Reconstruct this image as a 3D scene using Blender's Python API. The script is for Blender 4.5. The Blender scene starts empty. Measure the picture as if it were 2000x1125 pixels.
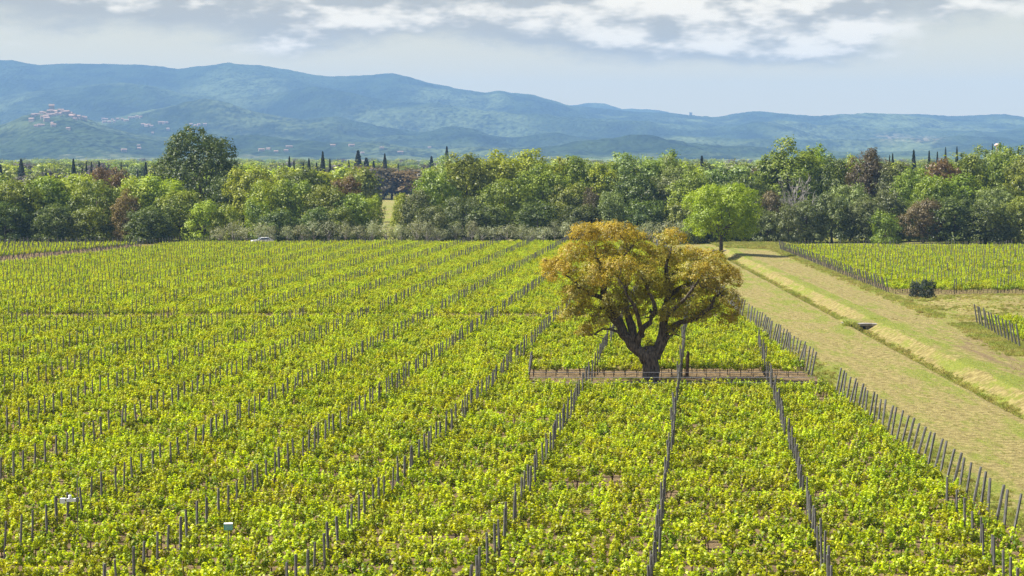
import bpy, math, random
import numpy as np
from mathutils import Vector, noise

# ------------------------------------------------------------------ camera, sky, sun, exposure
R = math.radians
sc = bpy.context.scene
COL = sc.collection
F = 4000.0          # focal length in photograph pixels (2000 wide)
HC = 15.0           # camera height
HV = 322.0          # horizon row in the photograph
cam_d = bpy.data.cameras.new('camera')
cam = bpy.data.objects.new('camera', cam_d)
COL.objects.link(cam)
cam_d.sensor_width = 36.0
cam_d.lens = 36.0 * F / 2000.0
cam_d.clip_start = 1.0
cam_d.clip_end = 30000.0
PITCH = math.atan((562.5 - HV) / F)
cam.location = (0, 0, HC)
cam.rotation_euler = (R(90) - PITCH, 0, 0)
sc.camera = cam

SUN_EL = R(54)
SUN_AZ = R(-88)      # clockwise from +Y (straight ahead): the sun stands to the left
to_sun = Vector((math.sin(SUN_AZ) * math.cos(SUN_EL), math.cos(SUN_AZ) * math.cos(SUN_EL), math.sin(SUN_EL)))
sun_d = bpy.data.lights.new('sun', 'SUN')
sun_d.energy = 5.0
sun_d.angle = R(0.53)
sun_d.color = (1.0, 0.95, 0.86)
sun = bpy.data.objects.new('sun', sun_d)
sun.rotation_euler = to_sun.to_track_quat('Z', 'Y').to_euler()
sun.location = (-100, 60, 200)
COL.objects.link(sun)

world = bpy.data.worlds.new('World')
sc.world = world
world.use_nodes = True
wt = world.node_tree
wt.nodes.clear()


class NT:
    """small helper to wire node trees"""
    def __init__(s, tree):
        s.t = tree

    def n(s, kind, **kw):
        nd = s.t.nodes.new(kind)
        ins = kw.pop('ins', {})
        for k, v in kw.items():
            setattr(nd, k, v)
        for k, v in ins.items():
            s.put(nd.inputs[k], v)
        return nd

    def put(s, sock, v):
        if isinstance(v, bpy.types.NodeSocket):
            s.t.links.new(v, sock)
        else:
            sock.default_value = v

    def math(s, op, a, b=0.0, c=0.0, clamp=False):
        nd = s.t.nodes.new('ShaderNodeMath')
        nd.operation = op
        nd.use_clamp = clamp
        for i, v in enumerate((a, b, c)):
            s.put(nd.inputs[i], v)
        return nd.outputs[0]

    def smooth(s, x, a, b):
        nd = s.t.nodes.new('ShaderNodeMapRange')
        nd.interpolation_type = 'SMOOTHSTEP'
        s.put(nd.inputs['Value'], x)
        s.put(nd.inputs['From Min'], a)
        s.put(nd.inputs['From Max'], b)
        return nd.outputs['Result']

    def mix(s, f, a, b, blend='MIX'):
        nd = s.t.nodes.new('ShaderNodeMix')
        nd.data_type = 'RGBA'
        nd.blend_type = blend
        s.put(nd.inputs['Factor'], f)
        s.put(nd.inputs[6], a if not isinstance(a, tuple) else (*a[:3], 1))
        s.put(nd.inputs[7], b if not isinstance(b, tuple) else (*b[:3], 1))
        return nd.outputs[2]

    def noise(s, vec, scale, detail=4, rough=0.55, dist=0.0):
        nd = s.n('ShaderNodeTexNoise', ins={'Scale': scale, 'Detail': detail, 'Roughness': rough, 'Distortion': dist})
        if vec is not None:
            s.put(nd.inputs['Vector'], vec)
        return nd.outputs['Fac']

    def xyz(s, x, y, z):
        nd = s.n('ShaderNodeCombineXYZ')
        for i, v in enumerate((x, y, z)):
            s.put(nd.inputs[i], v)
        return nd.outputs[0]


W = NT(wt)
sky = W.n('ShaderNodeTexSky', sky_type='NISHITA', sun_disc=False, sun_elevation=SUN_EL, sun_rotation=SUN_AZ % (2 * math.pi),
          altitude=20.0, air_density=1.0, dust_density=1.6, ozone_density=1.0)
tc = W.n('ShaderNodeTexCoord')
sp = W.n('ShaderNodeSeparateXYZ', ins={0: tc.outputs['Generated']})
sx, sy, sz = sp.outputs
# cumulus: fractal noise on the sphere of directions, flattened; brighter where the cloud rises above its neighbour, grey below
CSC = 9.5
OX, OY = 4.34, 12.2


def cloud_noise(dz, detail=9):
    z2 = W.math('MULTIPLY', W.math('ADD', sz, dz), 2.7)
    v = W.xyz(W.math('ADD', sx, OX), W.math('ADD', sy, OY), z2)
    return W.noise(v, CSC, detail, 0.58)


n1 = cloud_noise(0.0)
n2 = cloud_noise(0.010, 5)
n3 = cloud_noise(0.0, 5)
bank = W.math('MULTIPLY', W.math('SUBTRACT', W.noise(W.xyz(sx, W.math('ADD', sy, 5.3), W.math('MULTIPLY', sz, 3.0)), 5.0, 1, 0.5), 0.5), 0.5)
cover = W.math('ADD', W.math('MULTIPLY', W.smooth(sz, 0.034, 0.080), 0.45), W.math('MULTIPLY', W.smooth(sz, 0.10, 0.4), -0.30))
cover = W.math('ADD', cover, W.math('MULTIPLY', bank, W.smooth(sz, 0.036, 0.06)))
dens = W.smooth(W.math('ADD', n1, W.math('SUBTRACT', cover, 0.215)), 0.43, 0.65)
lit = W.smooth(W.math('SUBTRACT', W.math('ADD', W.math('MULTIPLY', n3, 0.6), W.math('MULTIPLY', n1, 0.4)), n2), -0.03, 0.09)
hi = W.smooth(sz, 0.10, 0.40)     # low clouds are seen through more air and look warmer
cl_col = W.mix(lit, W.mix(hi, (3.7, 3.15, 2.0), (4.2, 4.4, 4.8)), W.mix(hi, (8.3, 7.2, 5.2), (10.0, 10.0, 10.0)))
clear = W.mix(W.math('MULTIPLY', W.smooth(sz, 0.20, 0.0), 0.9), sky.outputs[0], (7.5, 5.9, 2.5))
skyc = W.mix(dens, clear, cl_col)
bg = W.n('ShaderNodeBackground', ins={'Color': skyc, 'Strength': 0.07})
wo = W.n('ShaderNodeOutputWorld', ins={'Surface': bg.outputs[0]})

vs = sc.view_settings
vs.view_transform = 'Standard'
vs.look = 'None'
vs.exposure = 1.2
vs.gamma = 1.0
vs.use_curve_mapping = False
sc.render.engine = 'CYCLES'
cy = sc.cycles
cy.max_bounces = 7
cy.diffuse_bounces = 3
cy.glossy_bounces = 2
cy.transmission_bounces = 4
cy.volume_bounces = 0
cy.transparent_max_bounces = 8
cy.use_denoising = True
cy.denoising_input_passes = 'RGB_ALBEDO_NORMAL'
cy.denoising_prefilter = 'NONE'

# ------------------------------------------------------------------ helpers
rnd = random.Random(11)
RG = np.random.default_rng(5)


def tag(o, label=None, cat=None, group=None, kind=None):
    if label:
        o['label'] = label
    if cat:
        o['category'] = cat
    if group:
        o['group'] = group
    if kind:
        o['kind'] = kind
    return o


def link(name, mesh, mat=None, parent=None, loc=None, rot=None, scale=None):
    o = bpy.data.objects.new(name, mesh)
    COL.objects.link(o)
    if mesh is not None and mat is not None:
        if not mesh.materials:
            mesh.materials.append(mat)
        if mesh.materials[0] is not mat:
            o.material_slots[0].link = 'OBJECT'
            o.material_slots[0].material = mat
    if parent is not None:
        o.parent = parent
    if loc is not None:
        o.location = loc
    if rot is not None:
        o.rotation_euler = rot
    if scale is not None:
        o.scale = scale
    return o


def mesh_np(name, v, faces, mat=None, smooth=False, midx=None):
    """faces: list of lists, or an (n,4)/(n,3) array"""
    me = bpy.data.meshes.new(name)
    v = np.asarray(v, dtype=np.float32)
    if isinstance(faces, np.ndarray):
        k = faces.shape[1]
        me.vertices.add(len(v))
        me.vertices.foreach_set('co', v.ravel())
        me.loops.add(faces.size)
        me.loops.foreach_set('vertex_index', faces.astype(np.int32).ravel())
        me.polygons.add(len(faces))
        me.polygons.foreach_set('loop_start', np.arange(0, faces.size, k, dtype=np.int32))
        me.update(calc_edges=True)
    else:
        me.from_pydata([tuple(p) for p in v], [], faces)
    for m in (mat if isinstance(mat, (list, tuple)) else [mat] if mat else []):
        me.materials.append(m)
    if midx is not None:
        me.polygons.foreach_set('material_index', np.asarray(midx, dtype=np.int32))
    if smooth:
        me.polygons.foreach_set('use_smooth', np.ones(len(me.polygons), dtype=bool))
    me.update()
    return me


class MB:
    """collects boxes, tubes and lathes for one mesh"""
    def __init__(s):
        s.v = []
        s.f = []

    def box(s, x0, x1, y0, y1, z0, z1):
        b = len(s.v)
        s.v += [(x0, y0, z0), (x1, y0, z0), (x1, y1, z0), (x0, y1, z0), (x0, y0, z1), (x1, y0, z1), (x1, y1, z1), (x0, y1, z1)]
        s.f += [[b + i for i in q] for q in ((0, 3, 2, 1), (4, 5, 6, 7), (0, 1, 5, 4), (1, 2, 6, 5), (2, 3, 7, 6), (3, 0, 4, 7))]
        return s

    def tube(s, pts, radii, sides=6, cap=True):
        pts = [Vector(p) for p in pts]
        b0 = len(s.v)
        n = len(pts)
        ref = Vector((0.31, 0.94, 0.11)).normalized()
        for i, p in enumerate(pts):
            d = (pts[min(i + 1, n - 1)] - pts[max(i - 1, 0)]).normalized()
            a = d.cross(ref)
            if a.length < 1e-3:
                a = d.cross(Vector((1, 0, 0)))
            a.normalize()
            c = d.cross(a)
            for k in range(sides):
                t = 2 * math.pi * k / sides
                s.v.append(tuple(p + (a * math.cos(t) + c * math.sin(t)) * radii[i]))
        for i in range(n - 1):
            for k in range(sides):
                k2 = (k + 1) % sides
                s.f.append([b0 + i * sides + k, b0 + i * sides + k2, b0 + (i + 1) * sides + k2, b0 + (i + 1) * sides + k])
        if cap:
            s.f.append([b0 + (n - 1) * sides + k for k in range(sides)])
            s.f.append([b0 + k for k in reversed(range(sides))])
        return s

    def lathe(s, prof, sides=12, cx=0, cy=0):
        b = len(s.v)
        for r, z in prof:
            for k in range(sides):
                t = 2 * math.pi * k / sides
                s.v.append((cx + r * math.cos(t), cy + r * math.sin(t), z))
        for i in range(len(prof) - 1):
            for k in range(sides):
                k2 = (k + 1) % sides
                s.f.append([b + i * sides + k, b + i * sides + k2, b + (i + 1) * sides + k2, b + (i + 1) * sides + k])
        s.f.append([b + k for k in reversed(range(sides))])
        s.f.append([b + (len(prof) - 1) * sides + k for k in range(sides)])
        return s

    def mesh(s, name, mat=None, smooth=False):
        return mesh_np(name, s.v, s.f, mat, smooth)


ONES = 'zeroth first second third fourth fifth sixth seventh eighth ninth tenth eleventh twelfth thirteenth fourteenth fifteenth sixteenth seventeenth eighteenth nineteenth'.split()
TENS = {2: 'twent', 3: 'thirt', 4: 'fort', 5: 'fift', 6: 'sixt', 7: 'sevent', 8: 'eight', 9: 'ninet'}


def ordw(n):
    """1 -> first"""
    if n < 20:
        return ONES[n]
    if n >= 100:
        return 'hundredth' if n == 100 else 'hundred and ' + ordw(n - 100)
    t, o = divmod(n, 10)
    return TENS[t] + 'ieth' if o == 0 else TENS[t] + 'y-' + ONES[o]


def rise(y):
    """the plain climbs gently towards the hills"""
    return 0.0 if y < 600 else 0.0045 * (y - 600)


def height_for(v, y):
    return HC - (v - HV) * y / F


def x_for(u, y):
    return (u - 1000.0) * y / F


# field edges, in metres
def edge_right(y):
    return 19.9 + 0.02 * (y - 80)


def edge_left(y):
    return -75.0 + 0.18 * (y - 301)


def lip(y):
    """left lip of the ditch"""
    return 30.25 + 0.0196 * (y - 126)


def edge_block(y):
    """left edge of the vineyard beyond the grass track"""
    return 43.6 + 0.028 * (y - 228)


CULVERTS = ((192.5, 197.5), (359.0, 364.0))


def sstep(a, b, x):
    t = min(1.0, max(0.0, (x - a) / (b - a)))
    return t * t * (3 - 2 * t)


def gz(x, y):
    z = rise(y)
    if 20 < x < 110 and 40 < y < 385:
        d = x - lip(y)
        fill = any(a < y < b for a, b in CULVERTS)
        if y < 372:
            if not fill:
                if 0 < d <= 0.7:
                    z -= 0.85 * (d / 0.7)
                elif 0.7 < d <= 1.25:
                    z -= 0.85
                elif 1.25 < d <= 3.0:
                    z -= 0.85 - 1.07 * ((d - 1.25) / 1.75) ** 0.85
                elif 3.0 < d < 9:
                    z += 0.22 * (1 - sstep(3.0, 9.0, d))
                if 0 < d < 3.4:
                    z += 0.07 * (noise.noise(Vector((x * 1.1, y * 0.5, 3.0))))
            elif 0 < d < 9:
                z += 0.16 * (1 - sstep(2.0, 9.0, d))
        # grassy mound with a hollow, between the two small vineyard blocks
        if x > 42 and 195 < y < 240:
            m = sstep(44.5, 51, x) * sstep(199, 212, y) * (1 - sstep(224, 233, y))
            h = math.exp(-(((x - 60) / 6.0) ** 2 + ((y - 219) / 5.0) ** 2))
            z += 0.75 * m - 0.8 * h * m
        if 21 < x < 46:
            z += 0.05 * noise.noise(Vector((x * 0.35, y * 0.12, 7.0)))
    return z


# ------------------------------------------------------------------ materials
def mat_new(name):
    m = bpy.data.materials.new(name)
    m.use_nodes = True
    m.node_tree.nodes.clear()
    return m, NT(m.node_tree)


def finish(m, N, shader, volume=None):
    o = N.n('ShaderNodeOutputMaterial')
    if shader is not None:
        N.put(o.inputs['Surface'], shader)
    return m


def leaf_mat(name, c1, c2, trans=0.45, tcol=None, rough=0.5, spec=0.25, objvar=0.25, vscale=0.35, drift=0.0):
    """foliage: colour varies leaf by leaf, clump by clump and plant by plant; light shines through"""
    m, N = mat_new(name)
    geo = N.n('ShaderNodeNewGeometry')
    oi = N.n('ShaderNodeObjectInfo')
    cl = N.noise(geo.outputs['Position'], vscale, 2, 0.5)
    f = N.math('ADD', N.math('MULTIPLY', geo.outputs['Random Per Island'], 0.55), N.math('MULTIPLY', N.smooth(cl, 0.35, 0.65), 0.45))
    if drift:
        f = N.math('ADD', f, N.math('MULTIPLY', N.math('SUBTRACT', N.noise(geo.outputs['Position'], 0.08, 3, 0.6), 0.5), drift), clamp=True)
    c = N.mix(f, c1, c2)
    hs = N.n('ShaderNodeHueSaturation', ins={'Color': c, 'Saturation': 1.0})
    N.put(hs.inputs['Hue'], N.math('ADD', 0.5, N.math('MULTIPLY', N.math('SUBTRACT', oi.outputs['Random'], 0.5), 0.05 * objvar / 0.25)))
    N.put(hs.inputs['Value'], N.math('ADD', 1.0, N.math('MULTIPLY', N.math('SUBTRACT', oi.outputs['Random'], 0.5), 2 * objvar)))
    col = hs.outputs[0]
    d = N.n('ShaderNodeBsdfDiffuse', ins={'Color': col})
    tcl = N.mix(1.0, col, tcol if tcol else (1.25, 1.25, 0.6), 'MULTIPLY')
    t = N.n('ShaderNodeBsdfTranslucent', ins={'Color': tcl})
    s1 = N.n('ShaderNodeMixShader', ins={0: trans, 1: d.outputs[0], 2: t.outputs[0]})
    g = N.n('ShaderNodeBsdfGlossy', ins={'Color': (1, 1, 1, 1), 'Roughness': rough})
    s2 = N.n('ShaderNodeMixShader', ins={0: 0.10 * spec, 1: s1.outputs[0], 2: g.outputs[0]})
    return finish(m, N, s2.outputs[0])


def plain_mat(name, c1, c2, scale=6.0, rough=0.8, bump=0.0, stretch=None, objvar=0.0, metal=0.0):
    m, N = mat_new(name)
    tcn = N.n('ShaderNodeTexCoord')
    v = tcn.outputs['Object']
    if stretch:
        mp = N.n('ShaderNodeMapping', ins={'Vector': v, 'Scale': stretch})
        v = mp.outputs[0]
    nz = N.noise(v, scale, 5, 0.6)
    c = N.mix(N.smooth(nz, 0.3, 0.7), c1, c2)
    if objvar:
        oi = N.n('ShaderNodeObjectInfo')
        geo = N.n('ShaderNodeNewGeometry')
        r = N.math('ADD', N.math('MULTIPLY', oi.outputs['Random'], 0.6), N.math('MULTIPLY', geo.outputs['Random Per Island'], 0.4))
        hs = N.n('ShaderNodeHueSaturation', ins={'Color': c})
        N.put(hs.inputs['Value'], N.math('ADD', 1 - objvar, N.math('MULTIPLY', r, 2 * objvar)))
        c = hs.outputs[0]
    b = N.n('ShaderNodeBsdfPrincipled', ins={'Base Color': c, 'Roughness': rough, 'Metallic': metal})
    b.inputs['Specular IOR Level'].default_value = 0.3
    if bump:
        bp = N.n('ShaderNodeBump', ins={'Strength': bump, 'Distance': 0.05, 'Height': nz})
        N.put(b.inputs['Normal'], bp.outputs[0])
    return finish(m, N, b.outputs[0])


M = {}
M['vine'] = leaf_mat('vine_leaves', (0.09, 0.16, 0.003), (0.60, 0.645, 0.010), 0.48, (1.35, 1.3, 0.4), 0.5, 0.2, 0.16, 0.9, 0.3)
M['vine_wood'] = plain_mat('vine_wood', (0.045, 0.03, 0.02), (0.09, 0.065, 0.045), 20)
M['post'] = plain_mat('weathered_post', (0.065, 0.063, 0.060), (0.165, 0.16, 0.15), 9, 0.85, 0.3, (3, 3, 0.6), 0.18)
M['brown_post'] = plain_mat('brown_post', (0.05, 0.03, 0.018), (0.10, 0.06, 0.035), 9, 0.85, 0.3, (3, 3, 0.6))
M['wire'] = plain_mat('steel_wire', (0.35, 0.36, 0.38), (0.45, 0.46, 0.48), 9, 0.4, metal=0.6)
M['bark'] = plain_mat('bark', (0.035, 0.028, 0.022), (0.11, 0.09, 0.07), 4.5, 0.9, 1.0, (1, 1, 0.35))
M['bark_oak'] = plain_mat('cork_oak_bark', (0.025, 0.02, 0.016), (0.15, 0.125, 0.10), 5.5, 0.9, 1.6, (1.6, 1.6, 0.5))
M['bark_grey'] = plain_mat('grey_bark', (0.16, 0.145, 0.13), (0.28, 0.26, 0.24), 3, 0.9, 0.6, (1, 1, 0.35))
LEAF = {
    'lime': ((0.095, 0.145, 0.008), (0.40, 0.44, 0.026)),
    'green': ((0.052, 0.09, 0.008), (0.27, 0.32, 0.026)),
    'vivid': ((0.055, 0.11, 0.006), (0.25, 0.34, 0.016)),
    'dark': ((0.024, 0.046, 0.008), (0.14, 0.18, 0.022)),
    'grey': ((0.055, 0.078, 0.02), (0.18, 0.205, 0.06)),
    'olive': ((0.16, 0.175, 0.09), (0.37, 0.38, 0.23)),
    'brown': ((0.060, 0.048, 0.020), (0.135, 0.105, 0.048)),
    'rust': ((0.11, 0.072, 0.020), (0.21, 0.145, 0.045)),
    'tan': ((0.11, 0.09, 0.035), (0.215, 0.175, 0.075)),
    'pale': ((0.10, 0.14, 0.03), (0.27, 0.33, 0.09)),
    'deep': ((0.024, 0.046, 0.007), (0.105, 0.14, 0.018)),
    'cypress': ((0.012, 0.022, 0.013), (0.026, 0.042, 0.024)),
    'ash': ((0.075, 0.062, 0.055), (0.13, 0.11, 0.095)),
}
for k_, (a_, b_) in LEAF.items():
    M[k_] = leaf_mat(k_ + '_leaves', a_, b_, 0.12 if k_ == 'cypress' else 0.34, (1.3, 1.3, 0.65) if k_ != 'ash' else (1, 1, 1), 0.5, 0.25, 0.16)
M['oak_gold'] = leaf_mat('golden_oak_catkins', (0.23, 0.17, 0.015), (0.54, 0.425, 0.05), 0.52, (1.25, 1.15, 0.6), 0.55, 0.2, 0.0, 0.8)
M['oak_green'] = leaf_mat('young_oak_leaves', (0.16, 0.165, 0.014), (0.44, 0.40, 0.035), 0.42, (1.3, 1.25, 0.6), 0.5, 0.3, 0.0, 0.8)
M['lone'] = leaf_mat('yellow_green_leaves', (0.15, 0.23, 0.008), (0.36, 0.44, 0.016), 0.45, (1.3, 1.3, 0.5), 0.5, 0.25, 0.0)
M['grass'] = leaf_mat('grass_blades', (0.20, 0.25, 0.035), (0.46, 0.39, 0.14), 0.4, (1.2, 1.2, 0.6), 0.5, 0.2, 0.25, 0.25)


def ground_mat():
    m, N = mat_new('ground_cover')
    at = N.n('ShaderNodeAttribute', attribute_name='zone')
    zc = N.n('ShaderNodeSeparateColor', ins={0: at.outputs['Color']})
    grass, dry, wet = zc.outputs
    geo = N.n('ShaderNodeNewGeometry')
    P = geo.outputs['Position']
    mp = N.n('ShaderNodeMapping', ins={'Vector': P, 'Scale': (1.0, 0.16, 1.0), 'Rotation': (0, 0, R(1.2))})
    streak = N.noise(mp.outputs[0], 1.3, 6, 0.62)
    mp2 = N.n('ShaderNodeMapping', ins={'Vector': P, 'Scale': (1.0, 0.35, 1.0)})
    patch = N.noise(mp2.outputs[0], 0.22, 4, 0.6)
    fine = N.noise(P, 7.0, 5, 0.7)
    fine2 = N.noise(P, 1.9, 5, 0.65)
    # grass
    g1 = N.mix(N.smooth(fine, 0.3, 0.7), (0.08, 0.11, 0.013), (0.25, 0.262, 0.04))
    d1 = N.mix(N.smooth(fine2, 0.3, 0.7), (0.135, 0.105, 0.034), (0.315, 0.262, 0.098))
    f = N.math('ADD', dry, N.math('MULTIPLY', N.math('SUBTRACT', streak, 0.5), 2.3))
    f = N.math('ADD', f, N.math('MULTIPLY', N.math('SUBTRACT', patch, 0.5), 2.6))
    f = N.math('ADD', f, N.math('MULTIPLY', N.math('SUBTRACT', fine2, 0.5), 1.3))
    gc = N.mix(N.smooth(f, 0.0, 0.74), g1, d1)
    # soil of the vineyard, worn tracks
    s1 = N.mix(N.smooth(fine2, 0.3, 0.7), (0.085, 0.055, 0.025), (0.24, 0.17, 0.088))
    gr2 = N.smooth(N.math('ADD', grass, N.math('MULTIPLY', N.math('SUBTRACT', fine2, 0.5), 0.9)), 0.35, 0.65)
    c = N.mix(gr2, s1, gc)
    tr = N.math('MULTIPLY', wet, N.smooth(N.math('ADD', streak, N.math('MULTIPLY', N.math('SUBTRACT', fine2, 0.5), 0.8)), 0.38, 0.62))
    c = N.mix(tr, c, (0.17, 0.12, 0.062))
    b = N.n('ShaderNodeBsdfPrincipled', ins={'Base Color': c, 'Roughness': 0.95})
    b.inputs['Specular IOR Level'].default_value = 0.15
    hgt = N.math('ADD', fine, N.math('MULTIPLY', fine2, 2.0))
    bp = N.n('ShaderNodeBump', ins={'Strength': 0.9, 'Distance': 0.16, 'Height': hgt})
    N.put(b.inputs['Normal'], bp.outputs[0])
    return finish(m, N, b.outputs[0])


M['ground'] = ground_mat()


def hill_mat():
    m, N = mat_new('wooded_hillside')
    geo = N.n('ShaderNodeNewGeometry')
    P = geo.outputs['Position']
    at = N.n('ShaderNodeAttribute', attribute_name='zone')
    zc = N.n('ShaderNodeSeparateColor', ins={0: at.outputs['Color']})
    open_, sunlit_scrub, pink = zc.outputs
    mpz = N.n('ShaderNodeMapping', ins={'Vector': P, 'Scale': (1.0, 0.45, 1.6)})
    Q = mpz.outputs[0]
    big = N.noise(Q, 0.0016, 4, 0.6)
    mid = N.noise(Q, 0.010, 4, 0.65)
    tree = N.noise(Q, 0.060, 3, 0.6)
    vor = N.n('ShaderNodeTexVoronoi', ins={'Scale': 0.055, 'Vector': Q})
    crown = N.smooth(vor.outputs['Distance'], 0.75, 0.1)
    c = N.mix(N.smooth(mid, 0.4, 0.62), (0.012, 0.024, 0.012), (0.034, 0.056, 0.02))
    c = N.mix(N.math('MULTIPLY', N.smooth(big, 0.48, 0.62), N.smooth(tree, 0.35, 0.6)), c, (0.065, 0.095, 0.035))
    c = N.mix(N.math('MULTIPLY', sunlit_scrub, N.smooth(N.math('ADD', mid, N.math('MULTIPLY', tree, 0.6)), 0.60, 1.05)), c, (0.14, 0.175, 0.075))  # pale scrub; the sunlit patches of the slopes are painted into its colour
    flds = N.n('ShaderNodeTexVoronoi', ins={'Scale': 0.006, 'Vector': P, 'Randomness': 0.9})
    hs = N.n('ShaderNodeSeparateColor', ins={0: flds.outputs['Color']})
    fc = N.mix(hs.outputs[0], (0.14, 0.19, 0.06), (0.32, 0.30, 0.17))
    c = N.mix(N.math('MULTIPLY', open_, N.math('MULTIPLY', N.smooth(hs.outputs[1], 0.45, 0.55), N.smooth(mid, 0.60, 0.45))), c, fc)
    c = N.mix(N.math('MULTIPLY', pink, N.smooth(tree, 0.42, 0.6)), c, (0.42, 0.30, 0.24))
    b = N.n('ShaderNodeBsdfDiffuse', ins={'Color': c, 'Roughness': 1.0})
    hgt = N.math('ADD', N.math('MULTIPLY', crown, 1.0), N.math('MULTIPLY', mid, 3.0))
    bp = N.n('ShaderNodeBump', ins={'Strength': 1.0, 'Distance': 4.5, 'Height': hgt})
    N.put(b.inputs['Normal'], bp.outputs[0])
    return finish(m, N, b.outputs[0])


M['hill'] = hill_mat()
M['plaster'] = plain_mat('village_plaster', (0.28, 0.215, 0.17), (0.36, 0.28, 0.225), 0.3, 0.9, objvar=0.2)
M['rooftile'] = plain_mat('terracotta_tiles', (0.26, 0.165, 0.125), (0.34, 0.225, 0.17), 0.5, 0.9, objvar=0.15)
M['stone'] = plain_mat('tower_stone', (0.10, 0.09, 0.08), (0.17, 0.155, 0.14), 0.3, 0.9)
M['concrete'] = plain_mat('pale_concrete', (0.17, 0.15, 0.13), (0.30, 0.275, 0.245), 2.2, 0.9, 0.3)
M['dark_concrete'] = plain_mat('darker_concrete', (0.10, 0.09, 0.08), (0.20, 0.18, 0.16), 3, 0.9, 0.3)  # darker concrete for head wall, pipe and rim
M['white_plastic'] = plain_mat('white_plastic', (0.74, 0.75, 0.76), (0.82, 0.82, 0.82), 4, 0.4)
M['grey_metal'] = plain_mat('grey_metal', (0.12, 0.12, 0.125), (0.20, 0.20, 0.21), 8, 0.5, metal=0.3)
M['teal'] = plain_mat('teal_plastic', (0.03, 0.33, 0.27), (0.05, 0.42, 0.34), 9, 0.45)
M['teal_pale'] = plain_mat('pale_teal_plastic', (0.16, 0.38, 0.36), (0.26, 0.47, 0.44), 30, 0.5)
M['car_white'] = plain_mat('white_car_paint', (0.78, 0.79, 0.80), (0.82, 0.82, 0.83), 2, 0.25)
M['glass'] = plain_mat('car_glass', (0.05, 0.08, 0.11), (0.07, 0.10, 0.13), 2, 0.1)
M['rubber'] = plain_mat('rubber', (0.02, 0.02, 0.02), (0.03, 0.03, 0.03), 2, 0.8)
M['pinkstone'] = plain_mat('pink_tower_paint', (0.75, 0.50, 0.46), (0.82, 0.60, 0.55), 0.4, 0.8)

# ------------------------------------------------------------------ ground sheet
def ground():
    xs = [-4300, -3000, -2000, -1200, -700, -400, -250, -160, -120, -90] + list(np.arange(-80, 19, 3.0)) + list(np.arange(19, 29.4, 0.5)) \
        + list(np.arange(29.4, 39.6, 0.17)) + list(np.arange(39.6, 48, 0.4)) + list(np.arange(48, 75, 1.0)) + [80, 90, 110, 150, 220, 320, 450, 700, 1200, 2000, 3000, 4300]
    ys = [-90, -40, 0, 20, 35, 48, 56] + list(np.arange(60, 385, 0.95)) + list(np.arange(385, 440, 3)) + [450, 470, 500, 560, 600, 650, 720, 800, 900, 1000, 1200, 1500, 2000, 2600, 3300]
    for a, b in CULVERTS:
        ys += [a - 0.03, a + 0.03, b - 0.03, b + 0.03]
    ys = sorted(ys)
    xs = sorted(xs)
    nx, ny = len(xs), len(ys)
    v = np.zeros((ny, nx, 3), np.float32)
    zone = np.zeros((ny, nx, 4), np.float32)
    zone[..., 3] = 1
    for j, y in enumerate(ys):
        er, el, eb, lp = edge_right(y), edge_left(y), edge_block(y), lip(y)
        for i, x in enumerate(xs):
            v[j, i] = (x, y, gz(x, y))
            g, d, w = 0.0, 0.45, 0.0
            if y > 385:
                g, d = 1.0, 0.22
                if 40 < x < 60 and y < 420:
                    d = 0.0
                if 500 < y:
                    d = 0.42
            elif x > er + 0.6:
                g = 1.0
                s = x - lp
                if s < 0:                       # mown strip between vineyard and ditch
                    t = (x - er) / max(1.0, lp - er)
                    d = 0.20 + 0.42 * sstep(0.15, 0.45, t) - 0.25 * sstep(0.72, 0.85, t) + 0.45 * sstep(0.93, 1.0, t)
                elif s < 1.3:
                    d = 0.12
                elif s < 3.0:
                    d = 0.52
                elif s < 4.6:
                    d = 0.10
                else:
                    t = (x - lp - 4.6) / max(1.0, eb - lp - 4.6)
                    d = 0.30 + 0.35 * math.sin(math.pi * min(1, t)) if y < 195 else 0.78 - 0.55 * sstep(0.5, 1.0, t)
                    if y > 345:
                        d -= 0.6 * sstep(352, 368, y + (x - 42) * 0.8)
                    # worn wheel tracks curving off to the right
                    for k in (0.0, 1.5):
                        c0 = lp + 6.0 + k + (1.2 if y > 170 else 0) + (0.0 if y < 172 else (y - 172) * (y - 172) * 0.055)
                        if y < 186:
                            w = max(w, 1.0 * math.exp(-((x - c0) / 0.6) ** 2))
                if x > eb + 0.3 and y > 236:
                    g, d = 0.45, 0.4
                if x > 44.0 and 195 < y < 238:
                    d = 0.48
                if x > 42.3 + 0.06 * (y - 167) and y < 193:
                    g, d = 0.9, 0.3
            else:
                g = 0.10
                if x < el - 1.0 and y > 280:
                    g = 0.15
            zone[j, i, :3] = (g, d, w)
    idx = np.arange(nx * ny).reshape(ny, nx)
    f = np.stack([idx[:-1, :-1], idx[:-1, 1:], idx[1:, 1:], idx[1:, :-1]], -1).reshape(-1, 4)
    me = mesh_np('ground', v.reshape(-1, 3), f, M['ground'], True)
    at = me.attributes.new('zone', 'FLOAT_COLOR', 'POINT')
    at.data.foreach_set('color', zone.reshape(-1))
    tag(link('ground', me), kind='structure')


ground()

# ------------------------------------------------------------------ hills
def prof(pts):
    us, vs_ = zip(*pts)
    return lambda u: float(np.interp(u, us, vs_))


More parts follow.
